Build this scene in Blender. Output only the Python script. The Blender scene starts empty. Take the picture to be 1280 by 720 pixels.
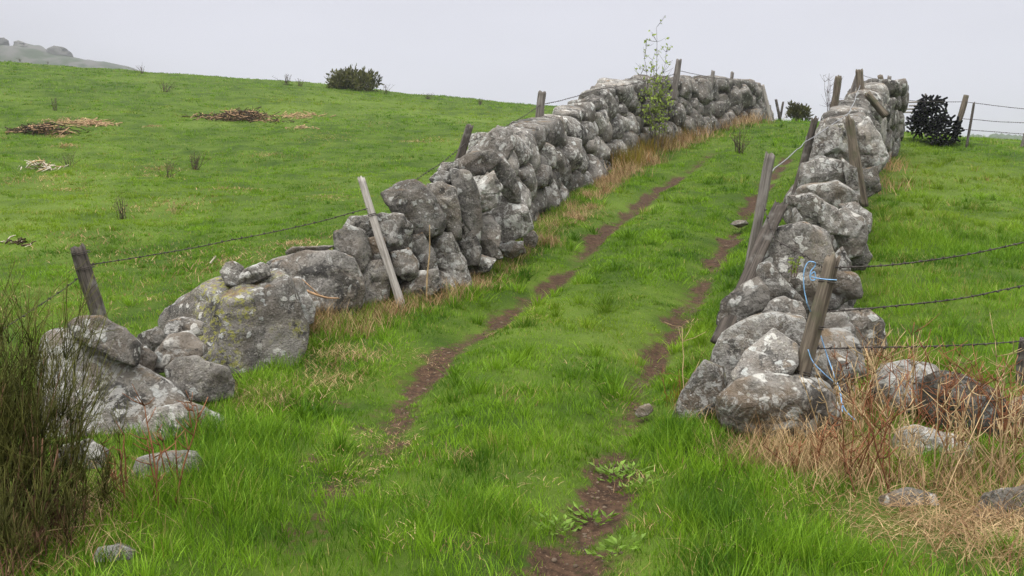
import bpy, math, random
import numpy as np
from mathutils import Vector, Matrix, Quaternion

random.seed(7)
RNG = np.random.default_rng(7)
SC = bpy.context.scene
COL = SC.collection

# ------------------------------------------------------------------ camera
F = 1229.0                      # focal length in photo pixels (1280 wide)
PITCH = math.atan(160.0 / F)
CZ = 1.70
cp, sp = math.cos(PITCH), math.sin(PITCH)
cam_d = bpy.data.cameras.new("camera")
cam = bpy.data.objects.new("camera", cam_d)
COL.objects.link(cam)
cam.location = (0, 0, CZ)
cam.rotation_euler = (math.pi / 2 - PITCH, 0, 0)
cam_d.sensor_width = 36.0
cam_d.lens = 36.0 * F / 1280.0
cam_d.clip_end = 3000
cam_d.clip_start = 0.05
SC.camera = cam


def ray(u, v):
    x = (u - 640.0) / F
    y = (360.0 - v) / F
    return np.array([x, cp + y * sp, -sp + y * cp])


def P(u, v, Y):
    d = ray(u, v)
    return np.array([0, 0, CZ]) + d * (Y / d[1])


def px(Y):
    return Y / F                # metres per photo pixel at distance Y


# ------------------------------------------------------------------ noise
def _hash(ix, iy, iz, seed):
    h = (ix * 374761393 + iy * 668265263 + iz * 1274126177 + seed * 974711) & 0xFFFFFFFF
    h = ((h ^ (h >> 13)) * 1274126177) & 0xFFFFFFFF
    h = (h ^ (h >> 16)) & 0xFFFFFFFF
    h = (h * 2246822519) & 0xFFFFFFFF
    return ((h ^ (h >> 15)) & 0xFFFFFF) / float(0xFFFFFF) * 2 - 1


def noise3(p, seed=0):
    p = np.asarray(p, dtype=np.float64)
    i = np.floor(p).astype(np.int64)
    f = p - i
    f = f * f * f * (f * (f * 6 - 15) + 10)
    x, y, z = i[..., 0], i[..., 1], i[..., 2]
    fx, fy, fz = f[..., 0], f[..., 1], f[..., 2]
    r = 0
    for dx in (0, 1):
        wx = fx if dx else 1 - fx
        for dy in (0, 1):
            wy = fy if dy else 1 - fy
            for dz in (0, 1):
                wz = fz if dz else 1 - fz
                r = r + wx * wy * wz * _hash(x + dx, y + dy, z + dz, seed)
    return r


def noise2(x, y, s=1.0, seed=0):
    x = np.asarray(x, float); y = np.asarray(y, float)
    return noise3(np.stack([x / s, y / s, np.full_like(x, 0.37)], -1), seed)


def fbm2(x, y, s, seed, o=3):
    r, a = 0, 1.0
    for k in range(o):
        r = r + a * noise2(x, y, s / 2 ** k, seed + k)
        a *= 0.5
    return r


def smooth(a, b, x):
    t = np.clip((x - a) / (b - a), 0, 1)
    return t * t * (3 - 2 * t)


# ------------------------------------------------------------------ terrain
CTRL = [  # photo pixel, distance: where the ground is seen
    (640, 720, 3.9), (200, 720, 3.9), (1080, 720, 3.95), (640, 560, 5.6), (250, 560, 5.6), (1000, 560, 5.6),
    (640, 450, 7.8), (900, 450, 7.8), (500, 420, 8.6), (560, 375, 10.0), (760, 375, 10.0), (900, 375, 10.0),
    (690, 300, 13.5), (830, 300, 13.5), (930, 300, 13.3), (770, 240, 18), (930, 240, 17.6), (850, 190, 24), (950, 190, 23.5),
    (930, 153, 31.5), (965, 152, 32), (1020, 155, 31),
    (0, 430, 8.2), (130, 405, 8.7), (0, 330, 12), (250, 330, 12), (0, 240, 19), (250, 240, 19), (440, 240, 20), (560, 200, 26),
    (0, 150, 32), (250, 150, 33), (440, 150, 36), (0, 78, 52), (110, 84, 51), (250, 96, 50), (360, 105, 49), (440, 113, 47), (550, 122, 45), (655, 133, 43),
    (820, 150, 38),
    (1280, 480, 7.0), (1280, 400, 8.9), (1280, 320, 12), (1150, 330, 11.5), (1280, 250, 17), (1130, 250, 17), (1280, 183, 25), (1200, 182, 25.5),
    (1135, 185, 25),
]
cx, cy, cz = [], [], []
for u, v, Y in CTRL:
    p = P(u, v, Y)
    cx.append(p[0]); cy.append(p[1]); cz.append(p[2])
for x, y, z in [(-10, -8, 0.05), (0, -8, 0.0), (10, -8, -0.1), (-60, 10, 1.2), (-70, 40, 6.2), (-50, 62, 7.2), (-30, 62, 6.6), (-10, 60, 5.2), (4, 58, 4.2),
                (-40, 85, 6.4), (0, 80, 3.6), (11, 42, 2.9), (16, 52, 2.3), (20, 80, 0.5), (16, 33, 2.1), (25, 34, 1.7), (25, 48, 0.5), (45, 30, 0.6), (45, 10, -0.6), (60, 60, -2)]:
    cx.append(x); cy.append(y); cz.append(z)
cx, cy, cz = map(np.array, (cx, cy, cz))


def _tps(r2):
    return 0.5 * r2 * np.log(np.maximum(r2, 1e-9))


_n = len(cx)
_K = _tps((cx[:, None] - cx) ** 2 + (cy[:, None] - cy) ** 2) + np.eye(_n) * 3.0
_Q = np.stack([np.ones(_n), cx, cy], 1)
_A = np.block([[_K, _Q], [_Q.T, np.zeros((3, 3))]])
_w = np.linalg.solve(_A, np.concatenate([cz, np.zeros(3)]))


def base_z(x, y):
    x = np.asarray(x, float); y = np.asarray(y, float)
    xs = np.clip(x, -75, 60); ys = np.clip(y, -10, 85)
    sh = xs.shape
    xf, yf = xs.ravel(), ys.ravel()
    z = np.empty(len(xf))
    for a in range(0, len(xf), 200000):
        b = slice(a, a + 200000)
        r2 = (xf[b, None] - cx) ** 2 + (yf[b, None] - cy) ** 2
        z[b] = _tps(r2) @ _w[:_n] + _w[_n] + _w[_n + 1] * xf[b] + _w[_n + 2] * yf[b]
    z = z.reshape(sh)
    d = np.sqrt((x * 0.9) ** 2 + (y - 25) ** 2)
    far = smooth(48, 150, d)
    return z * (1 - far) + (-9.0) * far


def Gb(u, v, fn=None, y0=2.0, y1=120.0):
    fn = fn or base_z
    d = ray(u, v)
    t = np.geomspace(y0, y1, 900) / d[1]
    X = d[0] * t; Yv = d[1] * t; Z = CZ + d[2] * t
    h = Z - fn(X, Yv)
    k = np.argmax(h < 0)
    if h[k] >= 0:
        k = len(t) - 1
    if k > 0:
        a = h[k - 1] / (h[k - 1] - h[k] + 1e-12)
        tt = t[k - 1] + (t[k] - t[k - 1]) * np.clip(a, 0, 1)
    else:
        tt = t[0]
    return np.array([d[0] * tt, d[1] * tt, CZ + d[2] * tt])


RUT_L = [(905, 182, .15), (880, 198, .5), (820, 235, 1), (750, 290, 1), (690, 345, 1), (620, 395, .85), (565, 440, .45), (520, 475, .75), (505, 495, .5), (480, 550, .52), (430, 605, .52), (370, 700, .3), (330, 800, .2)]
RUT_R = [(985, 195, .8), (950, 235, 1), (920, 280, 1), (895, 320, 1), (862, 375, .95), (830, 420, .8), (795, 480, .62), (768, 575, .8), (740, 640, 1.0), (712, 695, .85), (690, 800, .3)]


def line3(pts):
    o = []
    for u, v, w in pts:
        p = Gb(u, v, y0=1.5)
        o.append((p[0], p[1], w))
    return np.array(o)


rutL, rutR = line3(RUT_L), line3(RUT_R)
BLOBS = [(*Gb(u, v, y0=1.5)[:2], r, w) for u, v, r, w in [(518, 478, .15, 1), (490, 550, .16, .8), (430, 607, .20, .8), (395, 575, .14, .6), (455, 530, .12, .7), (540, 445, .12, .6), (380, 660, .2, .5), (355, 540, .14, .5),
                                                 (770, 578, .20, .9), (742, 640, .20, 1), (715, 690, .24, 1.1), (690, 720, .2, .8), (765, 560, .14, .7), (800, 470, .14, .6), (560, 460, .1, .5), (420, 500, .13, .5), (900, 330, .2, .8)]]


def poly_dist(x, y, pl):
    best = np.full(np.shape(x), 1e9); ww = np.zeros(np.shape(x))
    for a, b in zip(pl[:-1], pl[1:]):
        dx, dy = b[0] - a[0], b[1] - a[1]
        t = np.clip(((x - a[0]) * dx + (y - a[1]) * dy) / (dx * dx + dy * dy), 0, 1)
        d = np.hypot(x - a[0] - t * dx, y - a[1] - t * dy)
        m = d < best
        best = np.where(m, d, best)
        ww = np.where(m, a[2] + (b[2] - a[2]) * t, ww)
    return best, ww


def rut_mask(x, y):
    m = 0
    for pl, sd in ((rutL, 3), (rutR, 9)):
        d, w = poly_dist(x, y, pl)
        d = d + 0.09 * noise2(x, y, 0.35, sd) + 0.06 * noise2(x, y, 0.12, sd + 1)
        m = np.maximum(m, w * np.exp(-(d / 0.13) ** 2) * (0.86 + 0.75 * noise2(x, y, 0.9, sd + 5) + .35 * noise2(x, y, .3, sd + 6)))
    for bx, by, br, bw in BLOBS:
        d = np.hypot(x - bx, y - by) / br
        d = d + .35 * noise2(x, y, .16, 44) + .25 * noise2(x, y, .07, 45)
        m = np.maximum(m, .78 * bw * np.exp(-np.clip(d, 0, 9) ** 2))
    return np.clip(m, 0, 1.2)


def zg(x, y):
    x = np.asarray(x, float); y = np.asarray(y, float)
    z = base_z(x, y)
    near = 1 - smooth(55, 90, np.hypot(x, y))
    z = z + near * (0.055 * fbm2(x, y, 1.6, 11, 3) + 0.02 * noise2(x, y, 0.3, 21))
    z = z + near * smooth(20, 40, y) * 0.16 * noise2(x, y, 5.0, 31)
    for pl in (rutL, rutR):
        d, w = poly_dist(x, y, pl)
        z = z - 0.10 * np.exp(-(d / 0.22) ** 2) * np.minimum(1, w + .2)
    return z


def G(u, v):
    return Gb(u, v, zg)


# ------------------------------------------------------------------ mesh helpers
def new_obj(name, verts, faces=None, mat=None, parent=None, smooth_shade=True, quads=None, tris=None):
    me = bpy.data.meshes.new(name)
    if faces is not None:
        me.from_pydata([tuple(v) for v in verts], [], [tuple(f) for f in faces])
    else:
        v = np.asarray(verts, np.float32)
        nq = 0 if quads is None else len(quads)
        nt = 0 if tris is None else len(tris)
        me.vertices.add(len(v)); me.vertices.foreach_set("co", v.ravel())
        loops = np.concatenate([np.asarray(a, np.int32).ravel() for a in (quads, tris) if a is not None and len(a)])
        me.loops.add(len(loops)); me.loops.foreach_set("vertex_index", loops)
        starts = np.concatenate([np.arange(nq) * 4, nq * 4 + np.arange(nt) * 3]).astype(np.int32)
        me.polygons.add(nq + nt)
        me.polygons.foreach_set("loop_start", starts)
        me.update(calc_edges=True)
    if smooth_shade:
        me.polygons.foreach_set("use_smooth", np.ones(len(me.polygons), bool))
    if mat:
        me.materials.append(mat)
    o = bpy.data.objects.new(name, me)
    COL.objects.link(o)
    if parent:
        o.parent = parent
    return o


def empty(name, loc):
    o = bpy.data.objects.new(name, None)
    COL.objects.link(o)
    o.location = loc
    o.empty_display_size = 0.1
    return o


def tag(o, label=None, cat=None, group=None, kind=None):
    if label: o["label"] = label
    if cat: o["category"] = cat
    if group: o["group"] = group
    if kind: o["kind"] = kind
    return o


class MB:
    """collects tubes and leaf faces as one mesh"""
    def __init__(self):
        self.v, self.f, self.n = [], [], 0

    def add(self, v, f):
        self.v.append(np.asarray(v, float))
        self.f.extend([tuple(i + self.n for i in q) for q in f])
        self.n += len(v)

    def tube(self, pts, r, sides=5, cap=True):
        pts = np.asarray(pts, float)
        n = len(pts)
        r = np.broadcast_to(np.asarray(r, float), (n,)) if np.ndim(r) else np.full(n, r)
        tg = np.gradient(pts, axis=0)
        tg /= np.linalg.norm(tg, axis=1, keepdims=True) + 1e-12
        ref = np.array([0, 0, 1.0]) if abs(tg[0][2]) < .8 else np.array([1.0, 0, 0])
        a = np.cross(tg, ref); a /= np.linalg.norm(a, axis=1, keepdims=True) + 1e-12
        b = np.cross(tg, a)
        ang = np.arange(sides) * 2 * math.pi / sides
        V = pts[:, None] + r[:, None, None] * (np.cos(ang)[None, :, None] * a[:, None] + np.sin(ang)[None, :, None] * b[:, None])
        fs = []
        for i in range(n - 1):
            for k in range(sides):
                k2 = (k + 1) % sides
                fs.append((i * sides + k, i * sides + k2, (i + 1) * sides + k2, (i + 1) * sides + k))
        if cap:
            fs.append(tuple(range(sides))[::-1])
            fs.append(tuple((n - 1) * sides + k for k in range(sides)))
        self.add(V.reshape(-1, 3), fs)

    def leaf(self, p, d, length, width, fold=0.25):
        d = np.asarray(d, float); d /= np.linalg.norm(d) + 1e-9
        s = np.cross(d, RNG.normal(size=3)); s /= np.linalg.norm(s) + 1e-9
        n = np.cross(d, s)
        p = np.asarray(p, float)
        self.add([p, p + d * length * .5 + s * width * .5 + n * fold * width, p + d * length, p + d * length * .5 - s * width * .5 + n * fold * width],
                 [(0, 1, 2, 3)])

    def build(self, name, mat, parent=None, origin=None, smooth_shade=True):
        V = np.concatenate(self.v)
        if origin is not None:
            V = V - np.asarray(origin)
        o = new_obj(name, V, self.f, mat, parent, smooth_shade)
        if origin is not None and parent is None:
            o.location = origin
        return o


# ------------------------------------------------------------------ materials
def mat_new(name):
    m = bpy.data.materials.new(name)
    m.use_nodes = True
    nt = m.node_tree
    for n in list(nt.nodes):
        nt.nodes.remove(n)
    return m, nt


class NT:
    def __init__(self, name):
        self.m, self.nt = mat_new(name)

    def n(self, typ, **kw):
        nd = self.nt.nodes.new(typ)
        for k, v in kw.items():
            if k.startswith("i_"):
                key = k[2:]
                key = int(key) if key.isdigit() else key.replace("_", " ")
                s = nd.inputs[key]
                if hasattr(v, "is_output"):
                    self.nt.links.new(v, s)
                else:
                    s.default_value = v
            else:
                setattr(nd, k, v)
        return nd

    def link(self, a, b):
        self.nt.links.new(a, b)

    def noise(self, vec, scale, detail=4, rough=.55, dist=0.0):
        nd = self.n("ShaderNodeTexNoise")
        self.link(vec, nd.inputs["Vector"])
        nd.inputs["Scale"].default_value = scale
        nd.inputs["Detail"].default_value = detail
        nd.inputs["Roughness"].default_value = rough
        nd.inputs["Distortion"].default_value = dist
        return nd.outputs["Fac"]

    def ramp(self, fac, a, b, lo=0.0, hi=1.0):
        nd = self.n("ShaderNodeMapRange", interpolation_type="SMOOTHSTEP")
        self.link(fac, nd.inputs[0])
        nd.inputs[1].default_value = a; nd.inputs[2].default_value = b
        nd.inputs[3].default_value = lo; nd.inputs[4].default_value = hi
        return nd.outputs[0]

    def mix(self, fac, a, b, blend="MIX"):
        nd = self.n("ShaderNodeMix", data_type="RGBA", blend_type=blend)
        for s, v in ((nd.inputs[0], fac), (nd.inputs[6], a), (nd.inputs[7], b)):
            if hasattr(v, "is_output"):
                self.link(v, s)
            elif isinstance(v, (int, float)):
                s.default_value = v
            else:
                s.default_value = (*v, 1)
        return nd.outputs[2]

    def math(self, op, a, b=0.0):
        nd = self.n("ShaderNodeMath", operation=op)
        for s, v in ((nd.inputs[0], a), (nd.inputs[1], b)):
            if hasattr(v, "is_output"):
                self.link(v, s)
            else:
                s.default_value = v
        return nd.outputs[0]

    def out(self, col, rough=.9, bump=None, bstr=.5, bdist=.02, spec=.2, translucent=0.0, tcol=None):
        p = self.n("ShaderNodeBsdfPrincipled")
        if hasattr(col, "is_output"):
            self.link(col, p.inputs["Base Color"])
        else:
            p.inputs["Base Color"].default_value = (*col, 1)
        p.inputs["Roughness"].default_value = rough
        p.inputs["Specular IOR Level"].default_value = spec
        if bump is not None:
            b = self.n("ShaderNodeBump")
            b.inputs["Strength"].default_value = bstr
            b.inputs["Distance"].default_value = bdist
            self.link(bump, b.inputs["Height"])
            self.link(b.outputs[0], p.inputs["Normal"])
        o = self.n("ShaderNodeOutputMaterial")
        sh = p.outputs[0]
        if translucent:
            t = self.n("ShaderNodeBsdfTranslucent")
            tc = tcol if tcol is not None else col
            if hasattr(tc, "is_output"):
                self.link(tc, t.inputs[0])
            else:
                t.inputs[0].default_value = (*tc, 1)
            mx = self.n("ShaderNodeMixShader")
            mx.inputs[0].default_value = translucent
            self.link(sh, mx.inputs[1]); self.link(t.outputs[0], mx.inputs[2])
            sh = mx.outputs[0]
        self.link(sh, o.inputs[0])
        return self.m


def stone_material():
    t = NT("lichened_granite")
    tc = t.n("ShaderNodeTexCoord")
    oi = t.n("ShaderNodeObjectInfo")
    off = t.n("ShaderNodeVectorMath", operation="SCALE")
    comb = t.n("ShaderNodeCombineXYZ", i_0=oi.outputs["Random"], i_1=oi.outputs["Random"], i_2=oi.outputs["Random"])
    t.link(comb.outputs[0], off.inputs[0]); off.inputs["Scale"].default_value = 83.0
    add = t.n("ShaderNodeVectorMath", operation="ADD")
    t.link(tc.outputs["Object"], add.inputs[0]); t.link(off.outputs[0], add.inputs[1])
    rs = t.n("ShaderNodeMath", operation="FRACT"); t.link(t.math("MULTIPLY", oi.outputs["Random"], 7.31), rs.inputs[0])
    ra = t.n("ShaderNodeMath", operation="FRACT"); t.link(t.math("MULTIPLY", oi.outputs["Random"], 13.77), ra.inputs[0])
    vs = t.n("ShaderNodeVectorMath", operation="SCALE"); t.link(add.outputs[0], vs.inputs[0]); t.link(t.ramp(rs.outputs[0], 0, 1, .7, 1.5), vs.inputs["Scale"])
    V = vs.outputs[0]
    amt = t.ramp(ra.outputs[0], 0, 1, -.16, .14)
    sep = t.n("ShaderNodeSeparateColor"); t.link(oi.outputs["Color"], sep.inputs[0])
    bright, yellow, brown = sep.outputs[0], sep.outputs[1], sep.outputs[2]
    big = t.noise(V, 2.6, 5, .6)
    mid = t.noise(V, 9, 6, .65, .3)
    fine = t.noise(V, 55, 4, .7)
    base = t.mix(t.ramp(big, .38, .62), (.108, .100, .089), (.268, .250, .224))
    base = t.mix(t.math("MULTIPLY", t.ramp(fine, .42, .66), .55), base, (.27, .255, .235), "MIX")
    base = t.mix(t.math("MULTIPLY", t.ramp(fine, .48, .30), .7), base, (.05, .047, .045))
    # warm weathering
    br = t.math("MULTIPLY", t.ramp(t.noise(V, 3.7, 4), .42, .62), brown)
    base = t.mix(t.math("MULTIPLY", br, .8), base, (.18, .13, .085))
    # black lichen
    dk = t.ramp(t.noise(V, 3.0, 7, .70, .6), .54, .61)
    base = t.mix(t.math("MULTIPLY", dk, .75), base, (.035, .034, .033))
    # pale crustose lichen: roundish patches with ragged edges
    vor = t.n("ShaderNodeTexVoronoi", feature="F1")
    wob = t.n("ShaderNodeTexNoise"); t.link(V, wob.inputs["Vector"]); wob.inputs["Scale"].default_value = 14
    wv = t.n("ShaderNodeVectorMath", operation="SCALE"); t.link(wob.outputs["Color"], wv.inputs[0]); wv.inputs["Scale"].default_value = .12
    av = t.n("ShaderNodeVectorMath", operation="ADD"); t.link(V, av.inputs[0]); t.link(wv.outputs[0], av.inputs[1])
    t.link(av.outputs[0], vor.inputs["Vector"]); vor.inputs["Scale"].default_value = 9
    pm = t.ramp(vor.outputs["Distance"], .40, .28)
    sel = t.n("ShaderNodeSeparateColor"); t.link(vor.outputs["Color"], sel.inputs[0])
    pick = t.ramp(t.math("ADD", t.math("ADD", sel.outputs[0], amt), t.math("MULTIPLY", t.noise(V, 1.9, 3), 1.1)), .88, 1.0)
    pale = t.math("MULTIPLY", t.math("MULTIPLY", pm, pick), t.ramp(fine, .25, .5, .55, 1))
    pcol = t.mix(sel.outputs[1], (.58, .56, .51), (.42, .43, .41))
    base = t.mix(t.math("MULTIPLY", pale, .95), base, pcol)
    v2 = t.n("ShaderNodeTexVoronoi", feature="F1")
    t.link(av.outputs[0], v2.inputs["Vector"]); v2.inputs["Scale"].default_value = 30
    s2 = t.n("ShaderNodeSeparateColor"); t.link(v2.outputs["Color"], s2.inputs[0])
    p2 = t.math("MULTIPLY", t.ramp(v2.outputs["Distance"], .42, .28), t.ramp(t.math("ADD", t.math("ADD", s2.outputs[0], amt), t.math("MULTIPLY", t.noise(V, 3.1, 3), .8)), .80, .95))
    base = t.mix(t.math("MULTIPLY", p2, .5), base, (.43, .41, .37))
    d2 = t.math("MULTIPLY", t.ramp(v2.outputs["Distance"], .42, .25), t.ramp(s2.outputs[1], .80, .86))
    base = t.mix(t.math("MULTIPLY", d2, .5), base, (.045, .042, .04))
    pn = t.ramp(t.math("ADD", t.noise(V, 8, 8, .75, .5), t.math("MULTIPLY", amt, .35)), .55, .61)
    base = t.mix(t.math("MULTIPLY", pn, .8), base, (.45, .44, .41))
    # yellow lichen
    vy = t.n("ShaderNodeTexVoronoi", feature="F1")
    t.link(av.outputs[0], vy.inputs["Vector"]); vy.inputs["Scale"].default_value = 18
    ym = t.math("MULTIPLY", t.ramp(t.noise(V, 17, 6, .7), .50, .58), t.ramp(t.noise(V, 1.3, 2), .46, .62))
    base = t.mix(t.math("MULTIPLY", ym, yellow), base, (.34, .33, .09))
    # ochre on upward faces
    geo = t.n("ShaderNodeNewGeometry")
    sn = t.n("ShaderNodeSeparateXYZ"); t.link(geo.outputs["Normal"], sn.inputs[0])
    och = t.math("MULTIPLY", t.ramp(sn.outputs[2], .55, .95), t.ramp(t.noise(V, 4.4, 4), .55, .66))
    base = t.mix(t.math("MULTIPLY", och, .55), base, (.22, .13, .05))
    sc = t.n("ShaderNodeMix", data_type="RGBA", blend_type="MULTIPLY"); sc.inputs[0].default_value = 1
    bright = t.math("MULTIPLY", bright, .90)
    cb = t.n("ShaderNodeCombineColor", i_0=bright, i_1=bright, i_2=bright)
    t.link(base, sc.inputs[6]); t.link(cb.outputs[0], sc.inputs[7])
    bmp = t.math("ADD", t.math("MULTIPLY", mid, .9), t.math("MULTIPLY", fine, .28))
    bmp = t.math("ADD", bmp, t.math("MULTIPLY", pale, .10))
    return t.out(sc.outputs[2], .92, bmp, 1.0, .06, .15)


def wood_material(name, a, b, c):
    t = NT(name)
    tc = t.n("ShaderNodeTexCoord")
    oi = t.n("ShaderNodeObjectInfo")
    add = t.n("ShaderNodeVectorMath", operation="ADD")
    comb = t.n("ShaderNodeCombineXYZ", i_0=oi.outputs["Random"], i_1=oi.outputs["Random"], i_2=oi.outputs["Random"])
    sc0 = t.n("ShaderNodeVectorMath", operation="SCALE"); t.link(comb.outputs[0], sc0.inputs[0]); sc0.inputs["Scale"].default_value = 37
    t.link(tc.outputs["Object"], add.inputs[0]); t.link(sc0.outputs[0], add.inputs[1])
    mp = t.n("ShaderNodeMapping"); mp.inputs["Scale"].default_value = (38, 38, 2.2)
    t.link(add.outputs[0], mp.inputs[0])
    st = t.noise(mp.outputs[0], 1.0, 5, .65, .4)
    bl = t.noise(add.outputs[0], 7, 5, .6)
    col = t.mix(t.ramp(st, .32, .66), a, b)
    col = t.mix(t.math("MULTIPLY", t.ramp(bl, .5, .68), .75), col, c)
    col = t.mix(t.ramp(st, .36, .28), col, (.02, .017, .014))
    return t.out(col, .9, t.math("ADD", st, t.math("MULTIPLY", bl, .4)), .8, .012, .15)


def plain(name, col, rough=.8, spec=.2, var=.35, scale=20, translucent=0.0):
    t = NT(name)
    tc = t.n("ShaderNodeTexCoord")
    f = t.noise(tc.outputs["Object"], scale, 3)
    c2 = tuple(max(0, x * (1 - var)) for x in col)
    c3 = tuple(min(1, x * (1 + var)) for x in col)
    c = t.mix(t.ramp(f, .3, .7), c2, c3)
    return t.out(c, rough, spec=spec, translucent=translucent)


def blade_material(name, lo, hi, dry, dry_amt, clump=.8, translucent=.3):
    t = NT(name)
    at = t.n("ShaderNodeAttribute", attribute_name="rnd", attribute_type="GEOMETRY")
    r = at.outputs["Fac"]
    geo = t.n("ShaderNodeNewGeometry")
    pos = geo.outputs["Position"]
    cl = t.noise(pos, 1 / clump, 4, .6)
    cl2 = t.noise(pos, .16, 3, .55)
    f = t.math("ADD", t.math("MULTIPLY", r, .45), t.math("SUBTRACT", t.math("MULTIPLY", cl, 1.5), .47))
    col = t.mix(t.ramp(f, 0.05, .95), lo, hi)
    yel = t.ramp(cl2, .50, .68)
    col = t.mix(t.math("MULTIPLY", yel, .45), col, (hi[0] * 1.25, hi[1] * .92, hi[2]))
    d = t.ramp(t.math("ADD", r, t.math("MULTIPLY", t.math("SUBTRACT", t.noise(pos, .7, 5, .7), .5), .9)), 1 - dry_amt, 1 - dry_amt + .12)
    col = t.mix(d, col, dry)
    return t.out(col, .5, spec=.15, translucent=translucent)


M = {}
M["stone"] = stone_material()
M["wood_grey"] = wood_material("weathered_grey_wood", (.075, .065, .056), (.215, .195, .175), (.12, .105, .09))
M["wood_pale"] = wood_material("weathered_pale_wood", (.20, .18, .16), (.40, .37, .335), (.23, .205, .18))
M["wood_dark"] = wood_material("weathered_dark_wood", (.030, .026, .023), (.105, .088, .075), (.17, .16, .145))
M["wood_brown"] = wood_material("weathered_brown_wood", (.065, .052, .040), (.175, .145, .11), (.085, .085, .05))
M["wire"] = plain("rusty_wire", (.045, .036, .032), .7, .3, .3, 30)
M["wire_grey"] = plain("galvanised_wire", (.22, .22, .23), .5, .4, .2, 30)
M["twine"] = plain("blue_twine", (.20, .38, .62), .6, .3, .2, 60)
M["plastic"] = plain("black_plastic", (.0035, .0035, .004), .42, .2, .3, 9)
M["grass"] = blade_material("lush_green_blade", (.030, .092, .005), (.215, .375, .022), (.40, .31, .12), .07, .6)
M["turf"] = blade_material("pasture_green_blade", (.046, .122, .006), (.205, .355, .022), (.34, .27, .10), .11, 1.3)
M["straw"] = blade_material("dry_straw_blade", (.21, .125, .058), (.56, .41, .22), (.15, .07, .03), .22, .35, .2)
M["moss"] = blade_material("ochre_moss_blade", (.10, .085, .012), (.24, .19, .02), (.30, .16, .05), .18, .5, .2)
M["broom"] = plain("dark_broom_stem", (.080, .080, .017), .75, .2, .5, 5)
M["broom_wood"] = plain("brown_broom_stem", (.13, .072, .042), .85, .15, .4, 8)
M["redstem"] = plain("red_brown_stem", (.20, .085, .042), .8, .15, .45, 10)
M["buffstem"] = plain("buff_stem", (.36, .26, .14), .8, .15, .35, 10)
M["darkstem"] = plain("dark_twig", (.085, .062, .048), .85, .15, .4, 10)
M["bark"] = plain("grey_bark", (.10, .085, .075), .85, .15, .35, 18)
M["youngleaf"] = plain("young_yellow_green_leaf", (.26, .34, .06), .6, .25, .3, 4, .35)
M["darkleaf"] = plain("dark_evergreen_leaf", (.075, .076, .020), .7, .2, .55, 2.2, .15)
M["weedleaf"] = plain("weed_leaf", (.15, .25, .03), .55, .3, .3, 6, .3)
M["palestick"] = plain("bleached_stick", (.50, .44, .36), .85, .15, .25, 20)
M["barkstick"] = plain("pale_branch", (.33, .21, .12), .85, .15, .4, 16)
M["brush"] = plain("cut_brush", (.055, .036, .024), .9, .1, .5, 6)


def ground_material():
    t = NT("turf_and_earth")
    geo = t.n("ShaderNodeNewGeometry")
    pos = geo.outputs["Position"]
    at = t.n("ShaderNodeAttribute", attribute_name="dirt", attribute_type="GEOMETRY")
    n1 = t.noise(pos, 1.4, 6, .6)
    n2 = t.noise(pos, 18, 5, .7)
    n3 = t.noise(pos, .17, 4, .6)
    g = t.mix(t.ramp(n1, .3, .7), (.028, .055, .006), (.070, .112, .012))
    g = t.mix(t.math("MULTIPLY", t.ramp(n3, .48, .68), .5), g, (.12, .17, .03))
    g = t.mix(t.math("MULTIPLY", t.ramp(n2, .55, .75), .35), g, (.14, .13, .05))
    d = t.mix(t.ramp(n2, .3, .7), (.026, .016, .011), (.082, .048, .030))
    d = t.mix(t.ramp(t.noise(pos, 60, 3), .60, .74), d, (.17, .115, .075))
    fac = t.ramp(t.math("ADD", at.outputs["Fac"], t.math("MULTIPLY", t.math("SUBTRACT", t.noise(pos, 9, 6, .75), .5), 1.3)), .16, .62)
    col = t.mix(fac, g, d)
    bmp = t.math("ADD", n2, t.math("MULTIPLY", t.noise(pos, 70, 3), .4))
    return t.out(col, .95, bmp, .7, .03, .1)


M["ground"] = ground_material()

# ------------------------------------------------------------------ ground sheet
ys = [-12.0]
while ys[-1] < 560:
    y = ys[-1]
    ys.append(y + (1.2 if y < 1.5 else max(.055, .0068 * y) if y < 75 else .09 * y - 5))
ys = np.array(ys)
tt = np.linspace(-1, 1, 420)
tt = np.concatenate([[-60, -20, -8, -4, -2.2, -1.5, -1.2], tt, [1.2, 1.5, 2.2, 4, 8, 20, 60]])
Wy = 4.5 + .62 * np.clip(ys, 0, 75)
GX = np.clip(tt[None, :] * Wy[:, None], -585, 585)
GX = np.where(np.abs(tt)[None, :] >= 60, np.sign(tt)[None, :] * 585, GX)
GX[:, :7] = np.minimum(GX[:, :7], GX[:, 7:8] - np.array([7, 6, 5, 4, 3, 2, 1]) * .6)
GX[:, -7:] = np.maximum(GX[:, -7:], GX[:, -8:-7] + np.array([1, 2, 3, 4, 5, 6, 7]) * .6)
GY = np.repeat(ys[:, None], GX.shape[1], 1)
GZ = zg(GX, GY)
nr, nc = GX.shape
idx = np.arange(nr * nc).reshape(nr, nc)
quads = np.stack([idx[:-1, :-1], idx[:-1, 1:], idx[1:, 1:], idx[1:, :-1]], -1).reshape(-1, 4)
_fl = np.array([Gb(u, v)[:2] for u, v in [(285, 500), (385, 415), (500, 378), (600, 335), (672, 285), (740, 232), (800, 200), (870, 173), (930, 156), (985, 150)]])
FOOT = lambda y: np.interp(y, _fl[:, 1], _fl[:, 0])
ground = new_obj("ground", np.stack([GX, GY, GZ], -1).reshape(-1, 3), quads=quads, mat=M["ground"])
at = ground.data.attributes.new("dirt", "FLOAT", "POINT")
at.data.foreach_set("value", np.maximum(rut_mask(GX, GY), .55 * np.exp(-((GX - FOOT(GY)) / .22) ** 2) * (GY > 6) * (GY < 34)).ravel().astype(np.float32))
tag(ground, kind="structure")

# ------------------------------------------------------------------ stones
_ico = {}


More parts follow.
